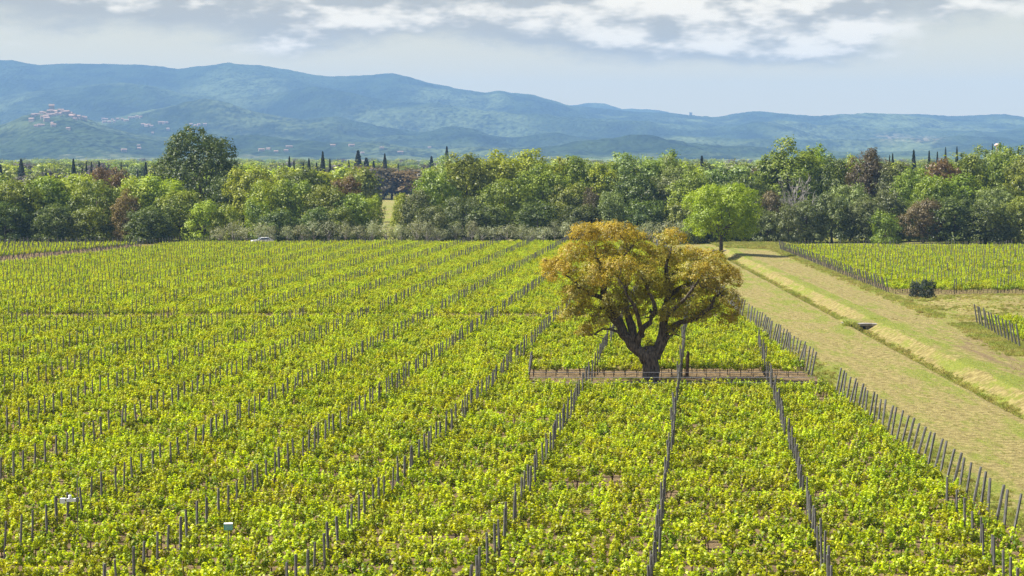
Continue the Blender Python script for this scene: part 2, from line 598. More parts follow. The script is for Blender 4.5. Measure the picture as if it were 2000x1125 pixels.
P_MAIN = prof([(-400, 130), (0, 122), (30, 122), (80, 131), (200, 129), (310, 133), (350, 140), (400, 134), (450, 126), (480, 130), (510, 130), (560, 138), (620, 150), (650, 153),
               (720, 152), (770, 147), (800, 153), (850, 168), (900, 178), (950, 183), (975, 178), (1000, 184), (1040, 188), (1080, 199), (1120, 211), (1200, 219), (1250, 223),
               (1300, 224), (1340, 228), (1400, 230), (1450, 222), (1470, 220), (1520, 223), (1600, 229), (1650, 226), (1700, 224), (1800, 225), (1850, 228), (1900, 227),
               (1960, 226), (2000, 232), (2400, 238)])
P_FAR = prof([(1060, 240), (1100, 210), (1115, 207), (1140, 203), (1180, 203), (1215, 214), (1230, 213), (1280, 216), (1320, 224), (1400, 240)])
P_2 = prof([(-400, 200), (0, 192), (120, 174), (200, 166), (250, 165), (300, 171), (380, 190), (440, 202), (560, 180), (620, 171), (680, 182), (760, 200), (860, 208), (960, 222), (1040, 226),
            (1140, 232), (1260, 240), (1400, 246), (1480, 240), (1560, 246), (1700, 256), (1850, 250), (2000, 254), (2400, 256)])
P_3 = prof([(-400, 250), (0, 246), (200, 236), (300, 214), (370, 206), (430, 210), (520, 226), (600, 236), (660, 230), (740, 246), (830, 262), (920, 262), (1000, 270), (1080, 262), (1200, 272),
            (1320, 268), (1450, 276), (1600, 272), (1760, 280), (1880, 274), (2000, 282), (2400, 284)])
P_4 = prof([(-400, 290), (-60, 276), (0, 254), (50, 232), (90, 219), (125, 217), (160, 230), (210, 250), (260, 262), (320, 268), (420, 262), (500, 268), (580, 284), (700, 292), (900, 292), (1100, 290), (1300, 294),
            (1600, 297), (2000, 296), (2400, 298)])
LAYERS = ((P_MAIN, 9000.0, 2600.0, 900.0, 0.5), (P_FAR, 10400.0, 900.0, 500.0, 0.3), (P_2, 7600.0, 1500.0, 1000.0, 1.0), (P_3, 6300.0, 1200.0, 800.0, 1.0), (P_4, 5100.0, 1100.0, 600.0, 0.8))


def hill_h(u, D):
    x = x_for(u, D)
    plain = 0.0045 * 2000 + 0.0118 * max(0.0, D - 2600)
    best = plain
    for P, D0, wf, wb, amp in LAYERS:
        wob = noise.noise(Vector((x / 900.0, D0, 0.5))) * 260 * amp
        top = HC - (P(u) - HV) * D0 / F
        t = (D - (D0 + wob * 0.0)) / (wf if D < D0 else wb)
        if P is P_FAR and (u < 1060 or u > 1400):
            continue
        if abs(t) >= 1:
            continue
        k = 0.5 + 0.5 * math.cos(math.pi * t)
        if t < 0:
            k = k ** 0.9
        nz = 0.0
        if abs(t) > 0.02:
            q = Vector((x / 520.0, D / 760.0, D0))
            nz = (noise.fractal(q, 1.0, 2.0, 4) * 62.0) * min(1.0, abs(t) * 2.2) * k * amp * 1.3
            rr = 1 - abs(noise.noise(Vector((x / 330.0 + D / 900.0, D / 1500.0, D0 + 9))))
            nz += (rr - 0.75) * 55.0 * min(1.0, abs(t) * 2.0) * k
        h = plain + (top - plain) * k + nz
        if t < 0 or abs(t) < 1:
            best = max(best, h)
    best += 3.2 * noise.noise(Vector((x / 38.0, D / 60.0, 2.2))) + 1.6 * noise.noise(Vector((x / 17.0, D / 40.0, 4.2)))
    return best


def hills():
    us = list(np.arange(-380, -20, 40.0)) + list(np.arange(-20, 2024, 3.6)) + list(np.arange(2040, 2400, 40.0))
    Ds = [2600, 2800, 3100, 3400, 3700] + list(np.arange(3900, 9400, 52.0)) + list(np.arange(9450, 11500, 150.0))
    nu, nd = len(us), len(Ds)
    v = np.zeros((nd, nu, 3), np.float32)
    zone = np.zeros((nd, nu, 4), np.float32)
    zone[..., 3] = 1
    for j, D in enumerate(Ds):
        for i, u in enumerate(us):
            x = x_for(u, D)
            h = hill_h(u, D)
            if j == 0:
                h -= 14.0
            v[j, i] = (x, D, h)
            vv = HV - (h - HC) * F / D
            zone[j, i, 0] = 1.0 - sstep(3800, 4500, D)
            sc_ = sstep(-0.12, 0.3, noise.noise(Vector((x / 420.0, D / 800.0, 21.0)))) * (0.9 if D < 8200 else 0.12)  # noise mask for pale scrub and the painted sunlit patches
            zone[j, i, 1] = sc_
            pk = math.exp(-(((u - 1735) / 28) ** 2 + ((vv - 268) / 6) ** 2)) + math.exp(-(((u - 1800) / 36) ** 2 + ((vv - 272) / 5) ** 2) - 0.2)
            zone[j, i, 2] = min(0.5, pk * 0.5)
    idx = np.arange(nu * nd).reshape(nd, nu)
    f = np.stack([idx[:-1, :-1], idx[:-1, 1:], idx[1:, 1:], idx[1:, :-1]], -1).reshape(-1, 4)
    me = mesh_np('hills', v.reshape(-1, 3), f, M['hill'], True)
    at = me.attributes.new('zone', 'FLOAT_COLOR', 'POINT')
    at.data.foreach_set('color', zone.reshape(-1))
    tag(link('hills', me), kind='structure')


hills()

# ------------------------------------------------------------------ haze: closed box of even air round camera and scene
hz, NH = mat_new('hazy_air')
pv = NH.n('ShaderNodeVolumePrincipled', ins={'Color': (0.30, 0.545, 0.93, 1), 'Density': 0.98e-4, 'Anisotropy': 0.0})
ho = NH.n('ShaderNodeOutputMaterial')
NH.put(ho.inputs['Volume'], pv.outputs[0])
hb = MB().box(-4600, 4600, -140, 11800, -3, 490)
tag(link('haze', hb.mesh('haze', hz)), kind='stuff', label='thin blue haze in the air towards the hills')

# ------------------------------------------------------------------ foliage builders
def unit(a):
    return a / np.maximum(1e-9, np.linalg.norm(a, axis=-1, keepdims=True))


def leaf_quads(C, Nn, S, rg, ratio=0.62, fold=0.16):
    """kite-shaped leaves, each its own little folded quad"""
    n = len(C)
    t = unit(np.cross(Nn, unit(rg.normal(size=(n, 3)))))
    b = np.cross(Nn, t)
    S = S[:, None]
    v = np.stack([C - t * S * 0.5, C + b * S * 0.5 * ratio + Nn * S * fold, C + t * S * 0.5, C - b * S * 0.5 * ratio + Nn * S * fold], 1).reshape(-1, 3)
    f = np.arange(4 * n).reshape(n, 4)
    return v, f


def crown_np(seed, lobes, clumps, per, crad, leaf, up=0.35, inner=0.25, droop=0.0, flat=0.8):
    """lobes: (x,y,z,rx,ry,rz). Leaf clumps spread over and in the lobes."""
    rg = np.random.default_rng(seed)
    L = np.array(lobes, float)
    area = (L[:, 3] * L[:, 4] + L[:, 3] * L[:, 5] + L[:, 4] * L[:, 5])
    pick = rg.choice(len(L), size=int(clumps * 1.9), p=area / area.sum())
    d = unit(rg.normal(size=(len(pick), 3)))
    d[:, 2] = np.where(d[:, 2] < -0.45, -d[:, 2], d[:, 2])
    d = unit(d)
    rad = np.where(rg.random(len(pick)) < inner, rg.uniform(0.4, 0.85, len(pick)), rg.uniform(0.88, 1.08, len(pick)))
    c = L[pick, :3] + d * L[pick, 3:6] * rad[:, None]
    keep = np.ones(len(c), bool)
    for q in range(len(L)):                       # drop most of what is buried in another lobe
        e = np.linalg.norm((c - L[q, :3]) / L[q, 3:6], axis=1)
        keep &= ~((e < 0.72) & (rg.random(len(c)) < 0.8) & (pick != q))
    c, d = c[keep][:clumps], d[keep][:clumps]
    n = len(c)
    cs = rg.uniform(0.65, 1.35, n)
    C = np.repeat(c, per, 0)
    off = rg.normal(size=(n * per, 3)) * 0.55
    off[:, 2] *= flat
    C = C + off * np.repeat(cs, per)[:, None] * crad
    C[:, 2] -= droop * np.abs(rg.normal(size=len(C)))
    Nn = unit(np.repeat(d, per, 0) * 0.8 + unit(off) * 0.7 + rg.normal(size=C.shape) * 0.35 + np.array([0, 0, up]))
    S = leaf * rg.uniform(0.7, 1.35, len(C))
    return C, Nn, S, rg


def crown_mesh(name, mat, *a, **k):
    C, Nn, S, rg = crown_np(*a, **k)
    v, f = leaf_quads(C, Nn, S, rg)
    v[:, 2] = np.maximum(v[:, 2], 0.03)
    return mesh_np(name, v, f, mat)


def limb_path(rg, p0, p1, n=4, wob=0.25):
    p0, p1 = np.array(p0, float), np.array(p1, float)
    L = np.linalg.norm(p1 - p0)
    out = []
    for i in range(n + 1):
        t = i / n
        p = p0 + (p1 - p0) * t
        if 0 < i < n:
            p = p + rg.normal(size=3) * wob * L * 0.18
        out.append(tuple(p))
    return out


def trunk_mesh(name, mat, seed, H, r0, fork, lobes, sides=6, limbs=6):
    rg = np.random.default_rng(seed + 100)
    mb = MB()
    mb.tube([(0, 0, -0.2), (0.03 * H * rg.normal() * 0.4, 0, fork * 0.5), (0, 0, fork), (0.05, 0, fork + (H - fork) * 0.45)], [r0 * 1.25, r0, r0 * 0.8, r0 * 0.3], sides)
    for q in range(min(limbs, len(lobes))):
        l = lobes[q]
        mb.tube(limb_path(rg, (0, 0, fork * rg.uniform(0.8, 1.15)), (l[0], l[1], l[2] + 0.2 * l[5]), 4), [r0 * 0.5, r0 * 0.4, r0 * 0.3, r0 * 0.18, r0 * 0.07], 5)
    return mb.mesh(name, mat, True)


def ball_lobes(seed, H, Wd, base=0.12, n=11, squash=1.0, top=1.0):
    """a loose heap of lobes filling a crown H tall and Wd wide"""
    rg = np.random.default_rng(seed)
    zc, rz, rx = H * (1 + base) / 2, H * (1 - base) / 2, Wd / 2
    out = [(0, 0, zc, rx * 0.68, rx * 0.68, rz * 0.78)]
    for k in range(n):
        a = 2 * math.pi * (k * 0.618 + rg.uniform(-0.08, 0.08))
        h = -0.85 + 1.7 * ((k + 0.5) / n) + rg.uniform(-0.1, 0.1)
        w = math.sqrt(max(0.05 if h > 0 else 0.6, 1 - min(1, abs(h) ** (2.4 if h < 0 else 2.0)))) * 0.66
        r = rg.uniform(0.28, 0.42) * (1.0 if h < 0.5 else 0.85)
        out.append((rx * w * math.cos(a), rx * w * math.sin(a), zc + rz * h * 0.74, rx * r, rx * r, rz * r * 0.95 * squash))
    return out


# prototypes: each (trunk mesh, crown mesh, nominal height, nominal width)
PROTO = {}


def proto(key, seed, H, Wd, clumps, per, crad, leaf, base=0.12, n=11, r0=0.3, fork=None, bark='bark', skirt=False, **k):
    lo = ball_lobes(seed, H, Wd, base, n)
    if skirt:
        lo += [(Wd * 0.34 * math.cos(q * 0.9), Wd * 0.34 * math.sin(q * 0.9), H * 0.10, Wd * 0.17, Wd * 0.17, H * 0.12) for q in range(7)]
    PROTO[key] = (trunk_mesh(key + '_trunk', M[bark], seed, H, r0, fork or H * 0.28, lo[1:]), crown_mesh(key + '_crown', M['green'], seed, lo, clumps, per, crad, leaf, **k), H, Wd)
    co = np.array([v.co for v in PROTO[key][1].vertices])
    PROTO[key] = PROTO[key][:2] + (float(np.percentile(co[:, 2], 99.7)), float(np.percentile(np.abs(co[:, :2]), 98.5) * 2))


for s_ in range(4):
    proto('broad%d' % s_, 20 + s_, 13, 12, 560, 17, 0.66, 0.42, -0.04, 17, skirt=True)
for s_ in range(3):
    proto('tall%d' % s_, 40 + s_, 17, 11, 580, 17, 0.68, 0.42, 0.0, 19, skirt=True)
for s_ in range(3):
    proto('bush%d' % s_, 60 + s_, 6, 7, 300, 18, 0.5, 0.28, -0.05, 9, 0.14, skirt=True)
for s_ in range(4):
    proto('small%d' % s_, 80 + s_, 14, 11, 110, 15, 1.3, 0.85, 0.05, 10)
for s_ in range(3):
    proto('olive%d' % s_, 90 + s_, 3.6, 3.2, 60, 13, 0.42, 0.17, 0.16, 7, 0.11, 0.7, 'bark_grey', inner=0.4)


def cypress_proto(key, seed, H, Wd):
    rg = np.random.default_rng(seed)
    n = 1100
    t = rg.random(n) ** 0.85
    rad = Wd / 2 * np.minimum(1, (t + 0.02) * 9) ** 0.5 * (1 - t ** 2.3) ** 0.9 * rg.uniform(0.72, 1.08, n)
    a = rg.random(n) * 2 * math.pi
    C = np.stack([rad * np.cos(a), rad * np.sin(a), 0.4 + t * (H - 0.5)], 1)
    Nn = unit(np.stack([np.cos(a), np.sin(a), np.full(n, 0.35)], 1) + rg.normal(size=(n, 3)) * 0.35)
    v, f = leaf_quads(C, Nn, 0.85 * rg.uniform(0.7, 1.3, n), rg)
    v[:, 2] = np.maximum(v[:, 2], 0.05)
    core = MB().lathe([(Wd * 0.1, 0.8)] + [(Wd * 0.42 * (1 - q ** 2.3) ** 0.9, 0.4 + q * (H - 0.8)) for q in (0.08, 0.2, 0.4, 0.6, 0.8, 0.92)] + [(0.05, H - 0.5)], 8)
    vv = np.concatenate([v, np.array(core.v)])
    ff = [list(q) for q in f] + [[i + len(v) for i in q] for q in core.f]
    tr = MB().tube([(0, 0, -0.2), (0, 0, 1.2), (0, 0, H * 0.6)], [0.25, 0.2, 0.08], 6)
    PROTO[key] = (tr.mesh(key + '_trunk', M['bark']), mesh_np(key + '_crown', vv, ff, M['cypress']), H, Wd)


cypress_proto('cypress0', 5, 15, 3.0)
cypress_proto('cypress1', 6, 15, 4.2)

TREES = []      # (root, group key, u) for labelling afterwards


def plant(name, key, x, y, H, Wd, leaf, cat='tree', rz=None, z=None, bark=None):
    tr, cr, h0, w0 = PROTO[key]
    root = bpy.data.objects.new(name, None)
    COL.objects.link(root)
    root.empty_display_size = 0.3
    root.location = (x, y, gz(x, y) if z is None else z)
    root.rotation_euler = (0, 0, rnd.uniform(0, 6.28) if rz is None else rz)
    root.scale = (Wd / w0, Wd / w0, H / h0)
    link('trunk', tr, bark, root)
    link('crown', cr, M[leaf] if leaf else None, root)
    root['category'] = cat
    return root


COLW = {'lime': 'yellow-green', 'green': 'mid-green', 'vivid': 'vivid green', 'dark': 'dark green', 'grey': 'grey-green', 'brown': 'dark brown', 'rust': 'rusty brown', 'tan': 'tan', 'pale': 'pale green',
        'ash': 'ashen brown', 'olive': 'silvery', 'cypress': 'dark'}


def tree_at(u, vtop, w, y, leaf, shape='broad', band='front edge of the wood', cat='tree', name=None):
    H = height_for(vtop, y) - rise(y)
    Wd = max(1.2, w * y / F)
    n = sum(1 for k in PROTO if k.startswith(shape))
    key = shape + str(rnd.randrange(n))
    nm = name or {'bush': 'shrub', 'olive': 'olive_tree', 'cypress': 'cypress_tree'}.get(shape, 'broadleaf_tree')
    r = plant(nm, key, x_for(u, y), y, H, Wd, leaf, 'shrub' if nm == 'shrub' else 'tree')
    TREES.append((r, leaf, nm, band, u))
    return r


# ------------------------------------------------------------------ vineyard
def vine_arrays(seed):
    """one vine: trunk and cordon arms, upright leafy shoots. z up, the row runs along x"""
    rg = np.random.default_rng(seed)
    mb = MB()
    mb.tube([(0, 0, -0.1), (0.03 * rg.normal(), 0.03 * rg.normal(), 0.3), (0, 0, 0.58)], [0.028, 0.022, 0.024], 5)
    for s in (-1, 1):
        mb.tube([(0, 0, 0.56), (s * 0.12, 0.02 * rg.normal(), 0.64), (s * 0.40, 0.02 * rg.normal(), 0.65)], [0.02, 0.017, 0.012], 4)
    Cs, Ns, Ss = [], [], []
    for k in range(7):
        x0 = -0.36 + 0.12 * k + rg.uniform(-0.03, 0.03)
        top = rg.uniform(0.34, 0.70)
        dx, dy = rg.normal() * 0.10, rg.normal() * 0.13
        m = int(11 + top * 15)
        t = (np.arange(m) + rg.random(m)) / m
        spread = 0.085 * (1 - 0.4 * t)
        a = rg.random(m) * 6.283
        c = np.stack([x0 + dx * t + spread * np.cos(a), dy * t + spread * np.sin(a), 0.60 + top * t + rg.normal(size=m) * 0.03], 1)
        nn = unit(np.stack([np.cos(a) * 0.75, np.sin(a) * 0.75, np.full(m, 0.75)], 1) + rg.normal(size=(m, 3)) * 0.4)
        Cs.append(c)
        Ns.append(nn)
        Ss.append(0.163 * (1.12 - 0.5 * t) * rg.uniform(0.8, 1.25, m))
    v, f = leaf_quads(np.concatenate(Cs), np.concatenate(Ns), np.concatenate(Ss), rg, 0.9, 0.14)
    return mb, v, f


VINES = []          # (trunk mesh, foliage mesh)
vine_lib = bpy.data.collections.new('vine_shapes')      # shapes for the instanced mass; not linked to the scene
for q in range(7):
    mb, v, f = vine_arrays(300 + q)
    VINES.append((mb.mesh('vine_trunk_%d' % q, M['vine_wood']), mesh_np('vine_foliage_%d' % q, v, f, M['vine'])))
    vv = np.concatenate([np.array(mb.v), v])
    ff = [list(a) for a in mb.f] + [[int(i) + len(mb.v) for i in a] for a in f]
    me = mesh_np('vine_%d' % q, vv, ff, [M['vine_wood'], M['vine']], midx=[0] * len(mb.f) + [1] * len(f))
    vine_lib.objects.link(bpy.data.objects.new('vine_shape_%d' % q, me))


def scatter(name, pts, rots, scls, idx, coll, label, cat=None):
    """one object whose geometry nodes set a picked shape on each of its points"""
    me = bpy.data.meshes.new(name)
    me.vertices.add(len(pts))
    me.vertices.foreach_set('co', np.asarray(pts, np.float32).ravel())
    a = me.attributes.new('rot', 'FLOAT_VECTOR', 'POINT')
    a.data.foreach_set('vector', np.asarray(rots, np.float32).ravel())
    a = me.attributes.new('scl', 'FLOAT_VECTOR', 'POINT')
    a.data.foreach_set('vector', np.asarray(scls, np.float32).ravel())
    a = me.attributes.new('pick', 'INT', 'POINT')
    a.data.foreach_set('value', np.asarray(idx, np.int32))
    me.update()
    o = link(name, me)
    tag(o, label, cat, kind='stuff')
    ng = bpy.data.node_groups.new(name + '_nodes', 'GeometryNodeTree')
    ng.interface.new_socket('Geometry', in_out='INPUT', socket_type='NodeSocketGeometry')
    ng.interface.new_socket('Geometry', in_out='OUTPUT', socket_type='NodeSocketGeometry')
    nd = ng.nodes
    gi, go = nd.new('NodeGroupInput'), nd.new('NodeGroupOutput')
    ci = nd.new('GeometryNodeCollectionInfo')
    ci.inputs['Collection'].default_value = coll
    ci.inputs['Separate Children'].default_value = True
    ci.inputs['Reset Children'].default_value = True
    ip = nd.new('GeometryNodeInstanceOnPoints')
    ip.inputs['Pick Instance'].default_value = True
    lk = ng.links.new

    def na(nm, ty):
        q = nd.new('GeometryNodeInputNamedAttribute')
        q.data_type = ty
        q.inputs['Name'].default_value = nm
        return q.outputs['Attribute']
    er = nd.new('FunctionNodeEulerToRotation')
    lk(na('rot', 'FLOAT_VECTOR'), er.inputs[0])
    lk(gi.outputs[0], ip.inputs['Points'])
    lk(ci.outputs[0], ip.inputs['Instance'])
    lk(na('pick', 'INT'), ip.inputs['Instance Index'])
    lk(er.outputs[0], ip.inputs['Rotation'])
    lk(na('scl', 'FLOAT_VECTOR'), ip.inputs['Scale'])
    lk(ip.outputs[0], go.inputs[0])
    md = o.modifiers.new('instances', 'NODES')
    md.node_group = ng
    return o


ROW = 1.55
ROW0 = 66.9
CLEAR = (133.4, 143.4, 1.2)        # rows taken out round the oak (y0, y1, x0)
TRACK = (193.2, 197.6)             # narrow crossing track


def line_x(k, y):
    return 10.3 - 0.0945 * 127 + 6.0 * k + 0.0945 * y


rows = []
j_ = 0
while ROW0 + ROW * j_ < 378.5:
    rows.append(ROW0 + ROW * j_)
    j_ += 1

vine_pts = []       # x, y
post_pts = []       # x, y, k
end_posts = []      # x, y, lean, which edge
for jr, y in enumerate(rows):
    if TRACK[0] < y < TRACK[1]:
        continue
    xr = edge_right(y) - 0.5
    xl = max(-(0.25 * y + 5.0), edge_left(y) + 0.8)
    in_clear = CLEAR[0] < y < CLEAR[1]
    xv = xr - 0.3
    gap_left = 0
    while xv > xl:
        if not (in_clear and xv > CLEAR[2] - 0.4):
            if gap_left > 0:
                gap_left -= 1
            elif rnd.random() < 0.007:
                gap_left = rnd.randint(1, 2)
            elif rnd.random() > 0.02:
                vine_pts.append((xv + rnd.uniform(-0.09, 0.09), y + rnd.uniform(-0.05, 0.05)))
        xv -= 0.82
    for k in range(-30, 5):
        px = line_x(k, y) + rnd.uniform(-0.11, 0.11)
        if xl + 0.5 < px < xr - 1.2 and not (in_clear and 9.9 < px < 9.0):
            if in_clear and px > CLEAR[2] and y > 138.5:
                continue
            post_pts.append((px, y + rnd.uniform(-0.04, 0.04), k, jr))
    if not in_clear and y > 70:
        end_posts.append((edge_right(y), y, 1, 'right'))
    if edge_left(y) > -(0.25 * y + 4):
        end_posts.append((edge_left(y), y, -1, 'left'))
for y in (141.7, 143.2, 144.8):
    end_posts.append((CLEAR[2] - 0.1, y, 1, 'clearing'))

POSTM = MB().tube([(0, 0, -0.3), (0, 0, 1.0), (0, 0, 1.78), (0, 0, 1.83)], [0.051, 0.049, 0.047, 0.039], 6).mesh('vine_post', M['post'])
ENDM = MB().tube([(0, 0, -0.3), (0, 0, 1.1), (0, 0, 1.82), (0, 0, 1.88)], [0.066, 0.064, 0.062, 0.05], 6).mesh('end_post', M['post'])


def in_view(x, y, z=1.4, m=0.0):
    u = 1000 + x * F / y
    v = HV + (HC - z) * F / y
    return -m < u < 2000 + m and v < 1125 + m


def lean_rot(sgn, amt=None):
    return (rnd.uniform(-0.03, 0.03), sgn * (amt if amt is not None else rnd.uniform(0.17, 0.30)), rnd.uniform(0, 1))




def line_name(k):
    if k == 0:
        return 'in line just right of oak trunk'
    if k > 0:
        return 'in %s line right of oak' % ordw(k + 1)
    return 'in %s line left of oak' % ordw(-k)


seen = [p for p in post_pts if in_view(p[0], p[1], 1.75)]
seen.sort(key=lambda p: p[1])
near, rest = seen[:300], seen[300:] + [p for p in post_pts if not in_view(p[0], p[1], 1.75)]
count = {}
for x, y, k, jr in near:
    count[k] = count.get(k, 0) + 1
    o = link('vine_post', POSTM, M['post'], None, (x, y, 0), (rnd.gauss(0, 0.025), rnd.gauss(0, 0.035), rnd.uniform(0, 6.28)), (rnd.uniform(0.88, 1.2),) * 2 + (rnd.uniform(0.93, 1.05),))
    tag(o, 'grey vine post, %s from front %s' % (ordw(count[k]), line_name(k)), 'post', 'grey posts of the vineyard rows')


def posts_stuff(name, lst, label, base):
    bv = np.array([tuple(v.co) for v in base.vertices])
    bf = [list(p.vertices) for p in base.polygons]
    V, Fc = [], []
    for n, (x, y, ry) in enumerate(lst):
        h = rnd.uniform(0.94, 1.05)
        a = ry + rnd.gauss(0, 0.03)
        q = bv * np.array([1, 1, h])
        X = q[:, 0] * math.cos(a) + q[:, 2] * math.sin(a)
        Z = -q[:, 0] * math.sin(a) + q[:, 2] * math.cos(a)
        V.append(np.stack([X + x, q[:, 1] + y, Z], 1))
        Fc += [[i + n * len(bv) for i in f] for f in bf]
    return tag(link(name, mesh_np(name, np.concatenate(V), Fc, M['post'])), label, kind='stuff')


posts_stuff('vine_posts', [(p[0], p[1], 0) for p in rest], 'many grey posts in the farther rows of the big vineyard', POSTM)
cnt = {'right': 0, 'left': 0, 'clearing': 0}
far_end = []
for x, y, s, which in end_posts:
    if not in_view(x, y, 1.8):
        continue
    if which == 'left':
        far_end.append((x, y, s * rnd.uniform(0.12, 0.3)))
        continue
    cnt[which] += 1
    o = link('end_post', ENDM, M['post'], None, (x, y, 0), lean_rot(s), (rnd.uniform(0.92, 1.1), 1, rnd.uniform(0.95, 1.06)))
    o['category'] = 'post'
    o['group'] = 'leaning end posts of the vineyard rows'
    if which == 'clearing':
        o['label'] = '%s leaning post at the left end of the bare strip by the oak' % ordw(cnt[which])
    else:
        o['label'] = 'leaning end post, %s from front along vineyard edge by the grass track' % ordw(cnt[which])
posts_stuff('end_posts', far_end, 'leaning end posts along the far left edge of the big vineyard', ENDM)
o = link('stump_post', MB().tube([(0, 0, -0.2), (0.03, 0, 0.9), (0.05, 0, 1.55), (0.1, 0, 1.75), (0.04, 0, 1.9)], [0.13, 0.11, 0.12, 0.10, 0.03], 7).mesh('stump_post', M['brown_post']), None, None, (12.35, 143.9, 0))
tag(o, 'thick dark brown wooden post just right of the oak trunk in the bare strip', 'post')

# vines: the 300 nearest in view one by one, the rest as one mass
vine_pts.sort(key=lambda p: (round((p[1] - ROW0) / ROW), p[0]))
nearv = [p for p in vine_pts if in_view(p[0], p[1], 1.0)][:300]
nset = set(nearv)
per_row = {}
for i, (x, y) in enumerate(nearv):
    jr = round((y - ROW0) / ROW)
    per_row.setdefault(jr, []).append((x, y))
for q, jr in enumerate(sorted(per_row)):
    for n, (x, y) in enumerate(per_row[jr]):
        root = bpy.data.objects.new('grape_vine', None)
        COL.objects.link(root)
        root.empty_display_size = 0.2
        root.location = (x, y, 0)
        root.rotation_euler = (0, 0, rnd.choice((0, math.pi)) + rnd.uniform(-0.15, 0.15))
        s = rnd.uniform(0.85, 1.18)
        root.scale = (s, s * rnd.uniform(0.9, 1.25), 0.92 * rnd.uniform(0.85, 1.15))
        t_, f_ = VINES[rnd.randrange(len(VINES))]
        link('trunk', t_, None, root)
        link('foliage', f_, None, root)
        tag(root, 'leafy grapevine, %s from left in the %s row up from the bottom edge' % (ordw(n + 1), ordw(q + 1)), 'grapevine', 'grapevines in the nearest rows')


def vine_mass(name, pts, label, zf=None, hs=1.0):
    n = len(pts)
    P = [(x, y, 0.0 if zf is None else zf(x, y)) for x, y in pts]
    rot = [(0, 0, rnd.choice((0, math.pi)) + rnd.uniform(-0.15, 0.15)) for _ in range(n)]
    scl = []
    for x, y in pts:
        s = rnd.uniform(0.85, 1.18)
        vig = 1.0 + 0.12 * noise.noise(Vector((x * 0.06, y * 0.05, 1.0)))
        scl.append((s, s * rnd.uniform(0.9, 1.25), 0.92 * rnd.uniform(0.85, 1.15) * vig * hs))
    return scatter(name, P, rot, scl, [rnd.randrange(len(VINES)) for _ in range(n)], vine_lib, label)


vine_mass('vine_rows', [p for p in vine_pts if p not in nset], 'dense mass of young green grapevines filling the big vineyard')

# small block beyond the track (right), its corner neighbour, and the block at the far left
vb, pb, eb_ = [], [], []
y = 238.0
while y < 361:
    x0 = edge_block(y)
    eb_.append((x0, y, -rnd.uniform(0.12, 0.28)))
    x = x0 + 0.8
    while x < 0.25 * y + 5:
        if rnd.random() > 0.03:
            vb.append((x + rnd.uniform(-0.08, 0.08), y + rnd.uniform(-0.05, 0.05)))
        x += 0.82
    for k in range(-16, 16):
        px = 46.5 + 5.0 * k + 0.46 * (y - 238) + rnd.gauss(0, 0.10)
        if x0 + 1.5 < px < 0.25 * y + 3:
            pb.append((px, y, 0))
    y += 1.75
vine_mass('vine_rows', vb, 'block of green grapevines on the right beyond the grass track', None, 1.05)
posts_stuff('vine_posts', pb, 'grey posts among the vines of the block beyond the grass track', POSTM)
for n, (x, y, a) in enumerate(eb_):
    o = link('end_post', ENDM, M['post'], None, (x, y, gz(x, y)), (rnd.uniform(-0.03, 0.03), a, 0), (1, 1, rnd.uniform(0.93, 1.05)))
    tag(o, 'leaning end post, %s from dark shrub along block beyond grass track' % ordw(n + 1), 'post', 'leaning end posts beyond the track')
vb, n = [], 0
y = 150.0
while y < 193.5:
    x0 = 41.6 + 0.085 * (y - 167)
    x = x0 + 0.9
    while x < 0.25 * y + 6:
        vb.append((x + rnd.uniform(-0.08, 0.08), y + rnd.uniform(-0.05, 0.05)))
        x += 0.82
    if in_view(x0, y, 1.8):
        n += 1
        o = link('end_post', ENDM, M['post'], None, (x0, y, gz(x0, y)), (rnd.uniform(-0.03, 0.03), -rnd.uniform(0.14, 0.24), 0), (1.05, 1.05, rnd.uniform(0.98, 1.1)))
        tag(o, 'leaning end post, %s from front at vineyard corner by right photo edge' % ordw(n), 'post', 'end posts of the corner block')
    y += 1.9
vine_mass('vine_rows', vb, 'corner of green grapevines at the right edge of the photo', None, 0.95)
vb, pb = [], []
y = 310.0
while y < 374:
    xe = edge_left(y) - 11.0 + 0.085 * (y - 310)
    x = xe - 0.8
    while x > -(0.25 * y + 4):
        vb.append((x, y))
        x -= 0.82
    if xe > -(0.25 * y + 3):
        pb.append((xe, y, rnd.uniform(0.2, 0.36)))
        for q in range(1, 8):
            if xe - 3.4 * q > -(0.25 * y + 3):
                pb.append((xe - 3.4 * q + rnd.uniform(-.2, .2), y, rnd.uniform(0.0, 0.1)))
    y += 1.7
vine_mass('vine_rows', vb, 'far left block of green grapevines beyond a strip of bare soil', None, 0.95)
posts_stuff('end_posts', pb, 'leaning posts of the vine block at the far left', ENDM)

# trellis wires across the bare strip, in front of the oak
for n, (y, h) in enumerate(((131.4, 0.65), (131.4, 1.0), (131.4, 1.35), (134.5, 0.65), (134.5, 1.0), (134.5, 1.35))):
    mb = MB()
    mb.tube([(1.2, y, h), (7, y, h - 0.012), (13, y, h - 0.01), (19.5, y, h)], [0.007] * 4, 4)
    o = link('trellis_wire', mb.mesh('trellis_wire', M['wire']))
    tag(o, '%s trellis wire of the %s bare row in front of the oak' % (('lowest', 'middle', 'top')[n % 3], ('nearer', 'farther')[n // 3]), 'wire', 'wires in the bare strip')

